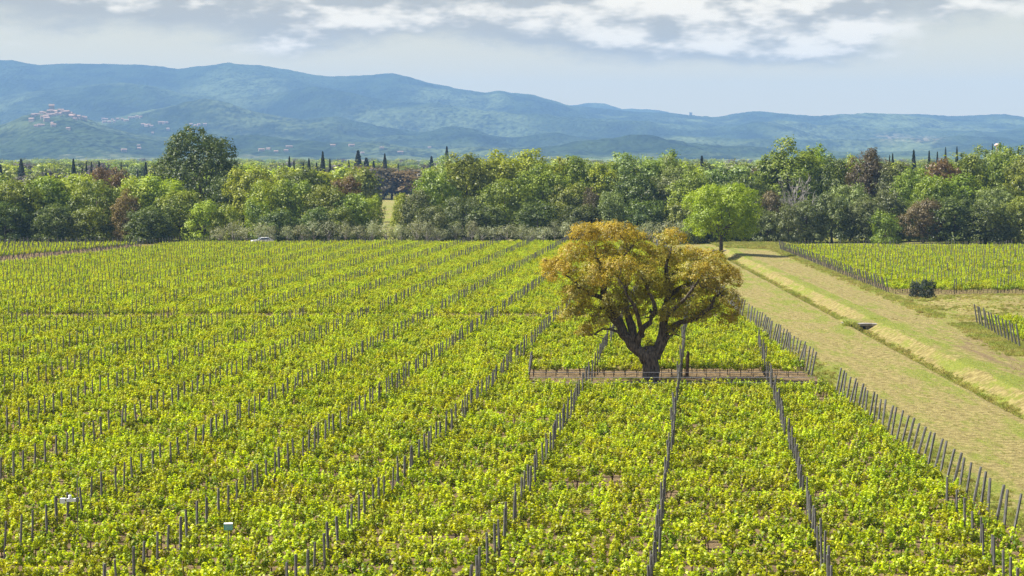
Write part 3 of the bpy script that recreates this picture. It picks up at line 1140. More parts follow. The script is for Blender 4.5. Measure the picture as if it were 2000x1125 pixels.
# ------------------------------------------------------------------ the big oak in the vineyard
def hero_oak():
    rg = np.random.default_rng(77)
    root = bpy.data.objects.new('oak_tree', None)
    COL.objects.link(root)
    root.location = (9.6, 141.0, 0)
    tag(root, 'large spreading oak with golden brown spring foliage standing alone among the vine rows', 'tree')
    mb = MB()
    mb.tube([(0, 0, -0.2), (0, 0, 0.15), (0.02, 0, 0.8), (-0.02, 0.0, 1.4), (-0.1, 0, 2.0), (-0.15, 0, 2.5)], [0.78, 0.64, 0.55, 0.56, 0.60, 0.34], 12)
    limbs = [
        [(-0.25, 0, 1.5, .50), (-0.85, -.05, 2.15, .42), (-1.55, .1, 3.0, .38), (-2.1, .2, 3.9, .34), (-2.75, .2, 4.8, .30), (-3.2, .1, 5.75, .25), (-3.15, -.1, 7.0, .18), (-3.6, -.2, 8.2, .12), (-3.9, -.2, 9.4, .06)],
        [(-3.15, .1, 5.6, .2), (-3.9, -.3, 6.0, .17), (-4.8, -.6, 6.5, .13), (-5.5, -.7, 7.2, .09), (-6.3, -.6, 7.9, .04)],
        [(-1.35, 0, 2.75, .30), (-1.3, .3, 3.8, .25), (-1.7, .6, 5.0, .20), (-1.75, .7, 6.4, .15), (-1.3, .8, 7.6, .11), (-1.5, .9, 9.0, .05)],
        [(-0.95, 0, 2.5, .27), (-0.75, -.4, 3.4, .22), (-0.1, -.7, 4.2, .19), (.25, -.9, 5.0, .16), (-.2, -1.2, 6.2, .11), (-.8, -1.3, 7.4, .06)],
        [(.2, 0, 1.6, .48), (.55, .05, 2.3, .40), (.85, .1, 3.2, .35), (.92, 0, 4.3, .30), (1.1, -.1, 5.5, .24), (1.3, -.2, 6.9, .19), (1.05, -.2, 8.1, .12), (1.35, -.3, 9.4, .05)],
        [(.9, .05, 3.4, .22), (1.9, -.5, 4.15, .19), (3.1, -.8, 4.5, .16), (4.0, -.9, 5.3, .13), (4.3, -1.0, 6.0, .09), (5.1, -1.0, 5.9, .05)],
        [(1.2, -.1, 6.0, .19), (2.0, .2, 6.5, .16), (2.8, .3, 6.8, .14), (3.3, .3, 7.5, .1), (4.4, .3, 7.6, .05)],
        [(-1.5, .05, 2.9, .13), (-2.4, -.6, 3.5, .10), (-3.4, -.9, 3.75, .07), (-4.6, -1.0, 3.35, .03)],
        [(-3.15, 0, 7.2, .13), (-2.6, -.6, 8.2, .10), (-2.0, -.8, 8.7, .08), (-1.2, -.9, 9.6, .04)],
        [(.9, 0, 3.9, .22), (.9, 1.2, 5.0, .18), (1.6, 2.4, 6.4, .13), (2.0, 3.2, 8.0, .06)],
        [(-1.7, .3, 3.5, .2), (-2.4, 1.6, 4.9, .17), (-3.2, 2.9, 6.3, .12), (-3.9, 3.6, 7.6, .05)],
        [(-.6, -.3, 3.2, .17), (-1.0, -1.8, 4.7, .14), (-1.8, -2.8, 6.2, .1), (-2.4, -3.3, 7.4, .04)],
        [(.95, 0, 4.2, .18), (1.7, -1.6, 5.4, .14), (2.6, -2.7, 6.6, .09), (3.2, -3.0, 7.6, .04)],
        [(.6, .1, 2.5, .12), (1.2, -.4, 3.2, .09), (1.9, -.6, 3.3, .05)],
    ]
    for L in limbs:
        pts = [(p[0], p[1], p[2]) for p in L]
        # add a mid point with a kink between each pair: gnarled wood
        q, r = [pts[0]], [L[0][3]]
        for a, b in zip(L[:-1], L[1:]):
            m = [(a[i] + b[i]) / 2 + rg.normal() * 0.07 for i in range(3)]
            q += [tuple(m), b[:3]]
            r += [(a[3] + b[3]) / 2, b[3]]
        mb.tube(q, r, 8)
        # twigs
        for _ in range(7):
            i = rg.integers(len(q) // 2, len(q))
            d = unit(rg.normal(size=3) + np.array([0, 0, 0.5]))
            e = np.array(q[i]) + d * rg.uniform(0.7, 1.7)
            mb.tube(limb_path(rg, q[i], e, 3, 0.6), [r[i] * 0.45 + 0.012, r[i] * 0.3 + 0.01, 0.018, 0.008], 4)
    for i, p in enumerate(mb.v):          # gnarled, ridged wood
        q = Vector(p)
        k = 0.11 * noise.noise(q * 2.3) + 0.06 * noise.noise(q * 6.0)
        mb.v[i] = (p[0] + k, p[1] + 0.8 * k, p[2] + 0.5 * k)
    link('trunk', mb.mesh('oak_trunk', M['bark_oak'], True), None, root)
    lobes = [(-6.2, -.4, 7.5, 1.25, 1.6, 1.05), (-5.2, .8, 8.5, 1.3, 1.7, 1.0), (-4.7, -.4, 9.9, 1.1, 1.4, 1.0), (-3.4, .6, 10.1, 1.2, 1.6, .9), (-2.3, -.6, 10.2, 1.3, 1.6, .85),
             (-1.1, .4, 9.5, 1.1, 1.6, .85), (1.25, -.2, 9.8, 1.05, 1.3, .8), (.2, .3, 8.6, 1.2, 1.7, .9), (2.5, .5, 8.4, 1.3, 1.7, .9), (4.0, .2, 8.2, 1.3, 1.7, .9), (5.1, -.1, 7.1, 1.05, 1.5, 1.0),
             (5.2, -.4, 5.5, .9, 1.4, 1.0), (4.2, .6, 4.9, 1.1, 1.4, .8), (3.0, -.6, 6.0, 1.1, 1.6, 1.0), (2.3, 1.5, 5.6, 1.1, 1.5, .9), (-5.2, -.3, 5.9, 1.15, 1.5, .9), (-4.8, .6, 4.9, 1.0, 1.4, .8),
             (-3.8, -1.2, 7.3, 1.2, 1.5, 1.0), (-2.2, -2.6, 7.8, 1.3, 1.3, 1.0), (-.6, -2.0, 7.2, 1.2, 1.3, .9), (2.8, -2.6, 7.6, 1.2, 1.3, .9), (-3.3, 3.2, 7.6, 1.4, 1.4, 1.1), (1.5, 3.0, 8.0, 1.4, 1.4, 1.0),
             (-.8, 2.6, 7.5, 1.4, 1.4, 1.0), (-1.0, -.4, 5.6, 1.0, 1.3, .9), (.6, 1.3, 6.0, 1.1, 1.3, .9), (-4.6, -1.0, 3.5, .6, .6, .45), (-3.4, -.6, 4.3, .8, 1.0, .55), (1.6, -.4, 3.6, .5, .6, .45), (3.4, -.4, 4.4, .8, 1.0, .5),
             (1.4, -1.5, 5.0, .9, 1.0, .7), (-2.6, -1.4, 5.6, .9, 1.0, .7), (-.1, .2, 2.3, .42, .42, .5),
             (-3.2, 0, 8.7, 1.0, 1.3, .8), (-1.8, .5, 8.3, 1.0, 1.3, .8), (-2.4, 0, 6.7, 1.0, 1.3, .8), (1.8, 0, 7.2, 1.0, 1.2, .8), (0, -.5, 6.7, 1.0, 1.2, .8), (4.0, 0, 6.4, 1.0, 1.3, .8), (-4.3, 0, 6.5, 1.0, 1.3, .8), (-6.9, -.2, 8.0, .7, 1.0, .6), (-5.6, 0, 4.6, .9, 1.1, .6), (5.5, 0, 4.3, .8, 1.0, .6), (-4.0, -.5, 4.0, .7, .8, .4),
             (-2.2, -.6, 4.9, .6, .6, .6), (.4, -.9, 4.6, .55, .55, .5), (1.9, -.8, 4.7, .7, .6, .5), (-.9, .6, 4.6, .7, .6, .6), (-3.0, .2, 5.2, .7, .8, .6), (2.9, -.9, 5.1, .7, .6, .5), (.9, -.3, 6.3, .6, .6, .6)]
    C, Nn, S, rg2 = crown_np(31, lobes, 2900, 29, 0.25, 0.115, up=0.25, inner=0.30)
    # golden catkins on the outer and upper sprays, green leaves further in: real colours of the spring flush
    cen = np.array([-0.4, 0, 6.0])
    e = np.linalg.norm((C - cen) / np.array([6.4, 4.4, 4.6]), axis=1)
    cl = np.array([noise.noise(Vector((float(c[0]) * 0.7, float(c[1]) * 0.7, float(c[2]) * 0.7))) for c in C])
    gold = (e + 0.5 * cl + rg2.normal(size=len(C)) * 0.2) > 0.87
    for nm, msk, mt in (('crown', gold, 'oak_gold'), ('inner_foliage', ~gold, 'oak_green')):
        v, f = leaf_quads(C[msk], Nn[msk], S[msk], rg2, 0.7)
        link(nm, mesh_np('oak_' + nm, v, f, M[mt]), None, root)


hero_oak()


# ------------------------------------------------------------------ lone tree by the ditch
def single_tree(name, label, u, y, vtop, w, leaf, seed, base, clumps, per, crad, leafs, r0, fork, n=13, inner=0.3, bark='bark', cat='tree'):
    H = height_for(vtop, y)
    Wd = w * y / F
    lo = ball_lobes(seed, H, Wd, base, n)
    root = bpy.data.objects.new(name, None)
    COL.objects.link(root)
    x = x_for(u, y)
    root.location = (x, y, gz(x, y))
    tag(root, label, cat)
    link('trunk', trunk_mesh(name + '_trunk', M[bark], seed, H, r0, fork, lo[1:], 8, 12), None, root)
    cm = crown_mesh(name + '_crown', M[leaf], seed, lo, clumps, per, crad, leafs, inner=inner)
    link('crown', cm, None, root)
    co = np.array([v.co for v in cm.vertices])
    k = Wd / float(np.percentile(np.abs(co[:, :2]), 98.5) * 2)
    root.scale = (k, k, H / float(np.percentile(co[:, 2], 99.7)))
    return root


single_tree('lime_tree', 'rounded bright yellow-green tree standing alone beside the ditch at the end of the grass track', 1408, 337, 360, 142, 'lone', 201, 0.10, 1500, 18, 0.40, 0.25, 0.28, 3.4, 17)
single_tree('tall_oak', 'tallest broad dark green tree rising above the wood on the left', 391, 432, 250, 204, 'deep', 203, 0.06, 1200, 18, 0.66, 0.44, 0.45, 6.0, 16, 0.2)
single_tree('tan_shrub_tree', 'rounded tan-brown bushy tree at the foot of the wood on the right', 1803, 392, 388, 84, 'tan', 205, -0.05, 420, 22, 0.5, 0.26, 0.2, 2.0, 12, 0.2)


def dead_tree(u, y, vtop, w):
    rg = np.random.default_rng(9)
    root = bpy.data.objects.new('bare_tree', None)
    COL.objects.link(root)
    root.location = (x_for(u, y), y, 0)
    tag(root, 'leafless grey tree with fanning bare twigs in the wood on the right', 'tree')
    H = height_for(vtop, y)
    Wd = w * y / F
    tr = MB().tube([(0, 0, -0.2), (0.1, 0, 2), (0.0, 0.1, 4.5)], [0.3, 0.26, 0.2], 7)
    br = MB()
    for _ in range(26):
        a, e = rg.uniform(0, 6.283), rg.uniform(0.15, 1.4)
        d = np.array([math.cos(a) * math.cos(e), math.sin(a) * math.cos(e), math.sin(e)])
        p0 = np.array([0, 0, rg.uniform(3.0, 4.6)])
        p1 = p0 + d * np.array([Wd / 2, Wd / 2, H - 4.5]) * rg.uniform(0.75, 1.05)
        P = limb_path(rg, p0, p1, 5, 0.5)
        br.tube(P, [0.12, 0.1, 0.08, 0.065, 0.05, 0.03], 4)
        for _k in range(12):
            i = rg.integers(1, 6)
            q = np.array(P[i])
            br.tube(limb_path(rg, q, q + unit(d + rg.normal(size=3) * 0.6) * rg.uniform(0.8, 2.2), 2, 0.5), [0.05, 0.035, 0.02], 3)
    link('trunk', tr.mesh('bare_trunk', M['bark_grey']), None, root)
    link('branches', br.mesh('bare_branches', M['bark_grey']), None, root)


dead_tree(1558, 398, 338, 90)

# ------------------------------------------------------------------ woods behind the vineyard
FRONT = [  # u, top v, width, y, leaf, shape
    (-20, 340, 120, 405, 'green', 'broad'), (30, 352, 110, 400, 'green', 'broad'), (85, 346, 120, 404, 'green', 'broad'), (140, 340, 120, 410, 'lime', 'broad'), (190, 352, 100, 402, 'green', 'broad'),
    (212, 328, 80, 440, 'rust', 'broad'), (238, 332, 60, 446, 'tan', 'broad'), (268, 349, 104, 404, 'lime', 'broad'), (246, 370, 56, 396, 'rust', 'tall'), (318, 344, 120, 406, 'lime', 'broad'), (352, 372, 100, 398, 'green', 'broad'),
    (398, 392, 84, 395, 'lime', 'bush'), (440, 398, 60, 394, 'lime', 'bush'), (446, 345, 90, 418, 'dark', 'broad'), (486, 328, 104, 414, 'lime', 'broad'), (530, 352, 96, 402, 'lime', 'broad'), (505, 390, 70, 396, 'vivid', 'bush'),
    (576, 352, 92, 404, 'green', 'broad'), (600, 330, 110, 428, 'dark', 'broad'), (560, 328, 90, 436, 'green', 'broad'), (640, 362, 104, 400, 'green', 'broad'), (672, 345, 80, 428, 'rust', 'broad'), (690, 378, 92, 398, 'green', 'broad'), (724, 382, 56, 398, 'lime', 'broad'),
    (785, 378, 46, 402, 'lime', 'broad'), (815, 372, 70, 400, 'grey', 'broad'), (850, 330, 100, 412, 'green', 'broad'), (872, 306, 90, 430, 'pale', 'tall'), (912, 300, 120, 420, 'green', 'tall'), (905, 385, 90, 396, 'grey', 'broad'),
    (968, 296, 120, 424, 'lime', 'tall'), (1020, 293, 130, 428, 'lime', 'tall'), (985, 350, 100, 400, 'green', 'broad'), (1060, 320, 110, 404, 'green', 'tall'), (1090, 308, 100, 430, 'lime', 'tall'), (1135, 306, 110, 426, 'vivid', 'tall'),
    (1110, 360, 90, 400, 'green', 'broad'), (1180, 318, 90, 424, 'lime', 'tall'), (1155, 366, 40, 396, 'brown', 'tall'), (1190, 375, 70, 396, 'pale', 'broad'), (1230, 300, 120, 426, 'pale', 'tall'), (1240, 342, 100, 402, 'dark', 'broad'),
    (1290, 296, 110, 430, 'green', 'tall'), (1320, 305, 90, 424, 'pale', 'tall'), (1300, 346, 110, 404, 'grey', 'broad'), (1352, 335, 116, 398, 'green', 'broad'), (1400, 330, 110, 430, 'dark', 'broad'), (1440, 346, 110, 404, 'dark', 'broad'),
    (1335, 390, 80, 392, 'green', 'bush'), (1478, 352, 90, 412, 'dark', 'broad'), (1502, 374, 70, 402, 'tan', 'broad'), (1510, 300, 90, 440, 'dark', 'tall'), (1548, 272, 140, 436, 'green', 'tall'), (1590, 285, 90, 446, 'vivid', 'tall'), (1632, 310, 80, 430, 'dark', 'tall'),
    (1655, 305, 70, 440, 'lime', 'tall'), (1690, 291, 76, 424, 'brown', 'tall'), (1714, 296, 60, 428, 'brown', 'tall'), (1750, 318, 90, 420, 'grey', 'tall'), (1780, 330, 80, 412, 'green', 'tall'), (1838, 312, 96, 436, 'rust', 'broad'),
    (1575, 392, 76, 394, 'grey', 'broad'), (1540, 398, 60, 392, 'grey', 'bush'), (1625, 376, 90, 396, 'grey', 'broad'), (1660, 360, 90, 404, 'pale', 'broad'), (1690, 385, 90, 396, 'grey', 'broad'), (1735, 372, 80, 402, 'grey', 'broad'), (1730, 412, 60, 389, 'vivid', 'bush'),
    (1775, 392, 60, 402, 'green', 'broad'), (1850, 342, 140, 408, 'vivid', 'broad'), (1820, 350, 90, 404, 'vivid', 'broad'), (1900, 352, 90, 408, 'green', 'broad'), (1945, 366, 96, 398, 'pale', 'broad'), (1990, 385, 90, 394, 'green', 'broad'),
    (1880, 300, 110, 440, 'green', 'tall'), (1925, 288, 110, 450, 'pale', 'tall'), (1972, 287, 100, 440, 'green', 'tall'), (2015, 286, 110, 430, 'green', 'tall'), (1944, 284, 70, 456, 'green', 'tall'), (1865, 385, 110, 392, 'dark', 'broad'), (1925, 395, 100, 390, 'dark', 'broad'),
    (10, 395, 90, 394, 'dark', 'broad'), (110, 398, 100, 393, 'dark', 'broad'), (175, 402, 90, 394, 'green', 'bush'), (290, 404, 90, 392, 'dark', 'broad'), (545, 408, 80, 392, 'dark', 'bush'), (620, 405, 80, 392, 'dark', 'broad'), (665, 402, 70, 392, 'green', 'bush'),
    (840, 402, 80, 391, 'grey', 'bush'), (950, 402, 90, 393, 'dark', 'broad'), (1050, 396, 90, 393, 'dark', 'broad'), (1130, 400, 80, 393, 'dark', 'broad'), (1265, 392, 100, 394, 'dark', 'broad'), (1400, 385, 90, 396, 'dark', 'broad'), (1460, 392, 70, 398, 'dark', 'broad'), (1500, 408, 60, 394, 'grey', 'bush'),
]
for u, v, w, y, lf, sh in FRONT:
    r = tree_at(u, v, w, y, lf, sh)

# woods farther back: one layer behind the other, lower detail
bands = ((455, 334, 'green lime dark pale green'.split()), (490, 332, 'green lime pale brown'.split()), (540, 330, 'green dark grey lime'.split()), (610, 327, 'green pale lime grey ash'.split()), (700, 323, 'green lime pale ash grey'.split()))
for y, vt, kinds in bands:
    u = -30.0 + rnd.uniform(0, 20)
    while u < 2040:
        vv = vt + rnd.uniform(-5, 9)
        if 860 < u < 1340:
            vv -= 12 * (1 if y < 600 else 0.4)
        elif u > 1340:
            vv -= 9
        elif u < 330:
            vv += 13
        w = rnd.uniform(9, 13) * F / y
        if not (705 < u < 850 and y < 820):
            tree_at(u, vv, w, y + rnd.uniform(-14, 14), rnd.choice(kinds), 'small', 'wood behind the front trees')
        u += w * rnd.uniform(0.72, 1.0) * (1.0 if 20 < u < 720 or y < 500 else 1.25)
# dark brown wood beyond the meadow that shows through the gap
for n, u in enumerate(np.arange(676, 872, 12.5)):
    tree_at(u + rnd.uniform(-3, 3), 327 + rnd.uniform(-4, 7), 72 + rnd.uniform(-8, 10), 830 + rnd.uniform(-6, 14), ('brown', 'ash', 'brown', 'rust', 'brown', 'ash')[n % 6], 'small', 'brown wood seen through the gap')

CYP = [(43, 311, 22), (3, 322, 14), (91, 330, 10), (145, 310, 16), (170, 316, 8), (180, 316, 11), (195, 316, 13), (162, 325, 8), (228, 325, 11), (238, 317, 5), (270, 330, 9), (286, 317, 13), (303, 325, 8),
       (566, 306, 11), (555, 319, 7), (575, 314, 9), (604, 310, 16), (593, 318, 10), (631, 296, 16), (645, 311, 10), (619, 318, 10), (682, 313, 10), (700, 295, 22), (697, 308, 18), (716, 309, 22), (730, 314, 14), (752, 300, 14), (778, 319, 9),
       (843, 306, 16), (873, 287, 14), (1218, 296, 6), (1370, 305, 16), (1742, 300, 12), (1736, 303, 9), (1783, 294, 14), (1813, 296, 11), (1829, 297, 9), (1845, 288, 10), (1867, 287, 12), (1936, 281, 8), (1951, 280, 14), (1970, 289, 10), (1987, 288, 11), (2000, 284, 9)]
for n, (u, v, w) in enumerate(CYP):
    y = 645 if u < 320 else 655 + 8 * (n % 5) if u < 660 or u > 900 else 868 + 6 * (n % 5)
    tree_at(u, v, w, y, 'cypress', 'cypress', 'wood')

# silvery olives along the far edge of the vineyard
u = 428.0
while u < 1330:
    if not 575 < u < 600 or True:
        tree_at(u, rnd.uniform(426, 443), rnd.uniform(28, 44), 386 + rnd.uniform(-1.5, 3.5), 'olive', 'olive', 'far edge of the vineyard')
    u += rnd.uniform(20, 34)

# the two dark shrubs at the corner of the block beyond the track
for n, (u, vt, w, y) in enumerate(((1790, 550, 26, 231), (1813, 547, 32, 229.5))):
    r = tree_at(u, vt, w, y, 'cypress', 'broad', 'x')
    TREES.pop()
    r.name = 'dark_shrub'
    tag(r, ('smaller left', 'larger right')[n] + ' of two blackish shrubs at the vineyard corner beyond the track', 'shrub', 'two dark shrubs at the corner')

# far woods on the plain: one mass
wood_lib = bpy.data.collections.new('wood_shapes')
for q, lf in enumerate(('green', 'lime', 'grey', 'pale', 'dark', 'ash')):
    me = PROTO['small%d' % (q % 4)][1].copy()
    me.materials.clear()
    me.materials.append(M[lf])
    wood_lib.objects.link(bpy.data.objects.new('wood_shape_%d' % q, me))
pts, rots, scs, ids = [], [], [], []
for n in range(2600):
    y = 850 + 1800 * rnd.random() ** 1.3
    x = rnd.uniform(-0.275, 0.275) * y
    if noise.noise(Vector((x / 160.0, y / 260.0, 0.3))) < -0.28:
        continue
    pts.append((x, y, rise(y) - 0.3))
    rots.append((0, 0, rnd.uniform(0, 6.28)))
    s = rnd.uniform(0.7, 1.12)
    scs.append((s * 1.15, s * 1.15, s))
    ids.append(rnd.choice((0, 0, 1, 1, 2, 3, 3, 4, 5)))
scatter('distant_wood', pts, rots, scs, ids, wood_lib, 'mixed green woodland on the plain in front of the hills')

# labels of the trees, told apart by kind, place and order
groups = {}
for r, lf, nm, band, u in TREES:
    groups.setdefault((nm, lf, band), []).append((u, r))
for (nm, lf, band), lst in groups.items():
    lst.sort(key=lambda q: q[0])
    base = {'broadleaf_tree': '%s leafy tree' % COLW[lf], 'shrub': '%s shrub' % COLW[lf], 'olive_tree': 'silvery olive tree', 'cypress_tree': 'dark pointed cypress'}[nm]
    where = {'front edge of the wood': 'along the front of the wood', 'wood behind the front trees': 'in the woods behind the front trees', 'brown wood seen through the gap': 'in the brown wood beyond the gap',
             'wood': 'rising from the woods', 'far edge of the vineyard': 'along the far edge of the vineyard'}[band]
    for n, (u, r) in enumerate(lst):
        if len(lst) == 1:
            r['label'] = 'only %s %s' % (base, where)
        else:
            r['label'] = '%s %s, %s from the left' % (base, where, ordw(n + 1))
        r['group'] = base + 's ' + where

# ------------------------------------------------------------------ village and tower on the hills
wall_m = MB().box(-6, 6, -4.5, 4.5, -6, 7).mesh('house_wall', M['plaster'])
rb = MB()
rb.v += [(-6.6, -5.2, 6.8), (6.6, -5.2, 6.8), (6.6, 5.2, 6.8), (-6.6, 5.2, 6.8), (-6.6, 0, 9.6), (6.6, 0, 9.6)]
rb.f += [[0, 1, 5, 4], [2, 3, 4, 5], [1, 2, 5], [3, 0, 4], [3, 2, 1, 0]]
roof_m = rb.mesh('house_roof', M['rooftile'])
win_m = MB().box(-0.6, 0.6, -4.62, -4.4, 2.0, 4.2).mesh('house_window', M['stone'])


def hill_ground(u, vt, D0=4300.0, D1=8000.0):
    """depth at which the hillside is met at picture row vt, looking along column u"""
    D = D0
    while D < D1:
        if HV - (hill_h(u, D) - HC) * F / D <= vt:
            return D
        D += 15.0
    return None


HOUSES = []


def house(u, vt, sx=1.0, sz=1.0, rz=0.0, dd=None):
    D = dd or hill_ground(u, vt)
    if D is None:
        return
    h = hill_h(u, D)
    root = bpy.data.objects.new('village_house', None)
    COL.objects.link(root)
    root.location = (x_for(u, D), D, h)
    root.rotation_euler = (0, 0, rz)
    root.scale = (sx * 0.66, 0.66, sz * 0.66)
    link('wall', wall_m, None, root)
    link('roof', roof_m, None, root)
    for k in (-3.4, 0, 3.4):
        link('window', win_m, None, root, (k, 0, 0))
    HOUSES.append((u, root, vt))


hr = random.Random(4)
for n in range(34):       # old village on the hilltop
    u = hr.gauss(112, 26)
    vt = 218 + abs(hr.gauss(0, 7)) + abs(u - 112) * 0.22
    house(u, vt, hr.uniform(0.7, 1.7), hr.uniform(0.8, 1.3), hr.uniform(-0.5, 0.5))
house(104, 214, 1.6, 1.9, 0.1)
for u, vt in ((72, 250), (80, 249), (86, 247), (105, 247), (107, 250), (136, 256), (204, 235), (210, 236), (222, 236), (232, 236), (241, 235), (256, 232), (262, 232), (270, 232), (277, 232), (252, 238),
              (282, 246), (288, 248), (292, 247), (315, 243), (322, 243), (328, 244), (298, 251), (300, 264), (375, 248), (383, 249), (390, 248), (402, 246), (330, 256), (206, 240), (216, 241), (226, 240), (247, 238)):
    house(u, vt, hr.uniform(0.8, 1.5), hr.uniform(0.8, 1.1), hr.uniform(-0.5, 0.5))
for n in range(14):       # scattered farms at the foot of the hills
    house(hr.choice((hr.uniform(480, 660), hr.uniform(240, 300), hr.uniform(650, 860), hr.uniform(500, 600))), hr.uniform(284, 302), hr.uniform(0.8, 1.8), hr.uniform(0.6, 0.9), hr.uniform(-0.5, 0.5))
HOUSES.sort(key=lambda q: q[0])
hc = {}
for u, r, vt in HOUSES:
    pl = 'in the hilltop village' if u < 180 and vt < 244 else 'on the slope right of the hilltop village' if vt < 270 else 'at the foot of the hills'
    hc[pl] = hc.get(pl, 0) + 1
    tag(r, 'tiny pale red-roofed house %s, %s from left' % (pl, ordw(hc[pl])), 'house', 'houses ' + pl)

# square tower on the ridge
D = 9000.0
th = HC - (P_MAIN(1347) - HV) * D / F
root = bpy.data.objects.new('ridge_tower', None)
COL.objects.link(root)
root.location = (x_for(1347.5, D), D - 10, th - 4)
tag(root, 'small dark square tower standing on the skyline ridge', 'tower')
link('tower_body', MB().box(-5.5, 5.5, -5.5, 5.5, -8, 20).mesh('tower_body', M['stone']), None, root)
link('parapet', MB().box(-6.3, 6.3, -6.3, 6.3, 19, 22).mesh('tower_parapet', M['stone']), None, root)
link('side_wall', MB().box(-9, -5.6, -4, 4, -8, 8).mesh('tower_side_wall', M['stone']), None, root)

# pale domed tower top beyond the trees at the right edge
y = 900.0
root = bpy.data.objects.new('water_tower', None)
COL.objects.link(root)
root.location = (x_for(1945, y), y, rise(y))
top = height_for(280.5, y) - rise(y)
tag(root, 'pinkish white domed tower top peeping over the trees at the right', 'tower')
link('shaft', MB().lathe([(0.5, -0.3), (0.4, top - 1.3)], 12).mesh('water_tower_shaft', M['pinkstone']), None, root)
link('dome', MB().lathe([(0.5, top - 1.4), (1.15, top - 0.9), (1.1, top - 0.6), (0.7, top - 0.15), (0.2, top)], 14).mesh('water_tower_dome', M['pinkstone'], True), None, root)

# ------------------------------------------------------------------ culverts over the ditch
def culvert(y0, y1, label, xpad=0.3):
    xl = lip((y0 + y1) / 2)
    root = bpy.data.objects.new('culvert_bridge', None)
    COL.objects.link(root)
    root.location = (xl, y0, 0)
    tag(root, label, 'culvert')
    L = y1 - y0
    # slightly arched slab
    sb = MB()
    n = 8
    xa, xb = -xpad, 3.1 + xpad * 0.4
    pr = [(xa + (xb - xa) * i / n, 0.07 + 0.07 * math.sin(math.pi * i / n)) for i in range(n + 1)]
    for yy in (-1.15, L * 0.35):
        for x, z in pr:
            sb.v.append((x, yy, z))
        for x, z in pr:
            sb.v.append((x, yy, z - 0.21))
    q = 2 * (n + 1)
    for i in range(n):
        a, b = i, i + 1
        c, d = n + 1 + i, n + 2 + i
        sb.f += [[a, b, b + q, a + q], [d, c, c + q, d + q], [c, d, b, a], [a + q, b + q, d + q, c + q]]
    sb.f += [[0, q, q + n + 1, n + 1], [n, 2 * n + 1, 2 * n + 1 + q, n + q]]
    link('slab', sb.mesh('culvert_slab', M['concrete']), None, root)
    # head wall with a round opening
    cx, cz, rr = 1.15, -0.40, 0.44
    hw = MB()
    K = 24
    for k in range(K):
        t = 2 * math.pi * k / K
        c, s = math.cos(t), math.sin(t)
        hw.v.append((cx + rr * c, -1.0, cz + rr * s))
        m = max(abs(c) / 1.55, abs(s) / 0.55)
        hw.v.append((cx + c / m, -1.0, cz + s / m))
    for k in range(K):
        a, b = 2 * k, 2 * ((k + 1) % K)
        hw.f.append([a, b, b + 1, a + 1])
    link('head_wall', hw.mesh('culvert_head_wall', M['dark_concrete']), None, root)
    pp = MB()
    for yy in (-1.0, -0.05):
        for k in range(K):
            t = 2 * math.pi * k / K
            pp.v.append((cx + rr * math.cos(t), yy, cz + rr * math.sin(t)))
    for k in range(K):
        k2 = (k + 1) % K
        pp.f.append([k, K + k, K + k2, k2])
    pp.f.append([K + k for k in range(K)])
    link('pipe', pp.mesh('culvert_pipe', M['dark_concrete']), None, root)
    rg_ = MB()
    for k in range(K):
        t = 2 * math.pi * k / K
        for r_, yy in ((rr - 0.01, -1.0), (rr, -1.07), (rr + 0.09, -1.07), (rr + 0.1, -1.0)):
            rg_.v.append((cx + r_ * math.cos(t), yy, cz + r_ * math.sin(t)))
    for k in range(K):
        a, b = 4 * k, 4 * ((k + 1) % K)
        for i in range(3):
            rg_.f.append([a + i, b + i, b + i + 1, a + i + 1])
    link('pipe_rim', rg_.mesh('culvert_pipe_rim', M['dark_concrete']), None, root)


culvert(192.5, 197.5, 'small pale concrete slab bridge with a pipe opening crossing the grassy ditch')
culvert(359.0, 364.0, 'far small pale slab crossing the ditch behind the lone yellow-green tree')

# ------------------------------------------------------------------ small things
# weather station on a thin mast in the lower left vines
yb = HC * F / (1063 + 25 - HV)
xb = x_for(144.5, yb)
root = bpy.data.objects.new('weather_station', None)
COL.objects.link(root)
root.location = (xb, yb, 0)
tag(root, 'thin mast with white weather sensor boxes on an arm among the vines, lower left', 'weather station')
s_ = F / yb
link('mast', MB().tube([(0, 0, -0.3), (0, 0, 2.95)], [0.024, 0.02], 6).mesh('station_mast', M['grey_metal']), None, root)
link('arm', MB().box(-0.42, 0.02, -0.05, 0.05, 2.04, 2.16).mesh('station_arm', M['white_plastic']), None, root)
link('sensor_box', MB().box(-0.66, -0.47, -0.09, 0.09, 1.98, 2.17).mesh('station_box', M['white_plastic']), None, root)
rs = MB()
for k in range(3):
    rs.lathe([(0.05, 2.17 + k * 0.045), (0.065, 2.175 + k * 0.045), (0.05, 2.205 + k * 0.045)], 10, -0.29)
link('radiation_shield', rs.mesh('station_shield', M['white_plastic']), None, root)
link('bracket', MB().box(-0.50, -0.40, -0.03, 0.03, 2.07, 2.13).box(-0.05, 0.05, -0.06, 0.06, 2.02, 2.20).mesh('station_bracket', M['grey_metal']), None, root)

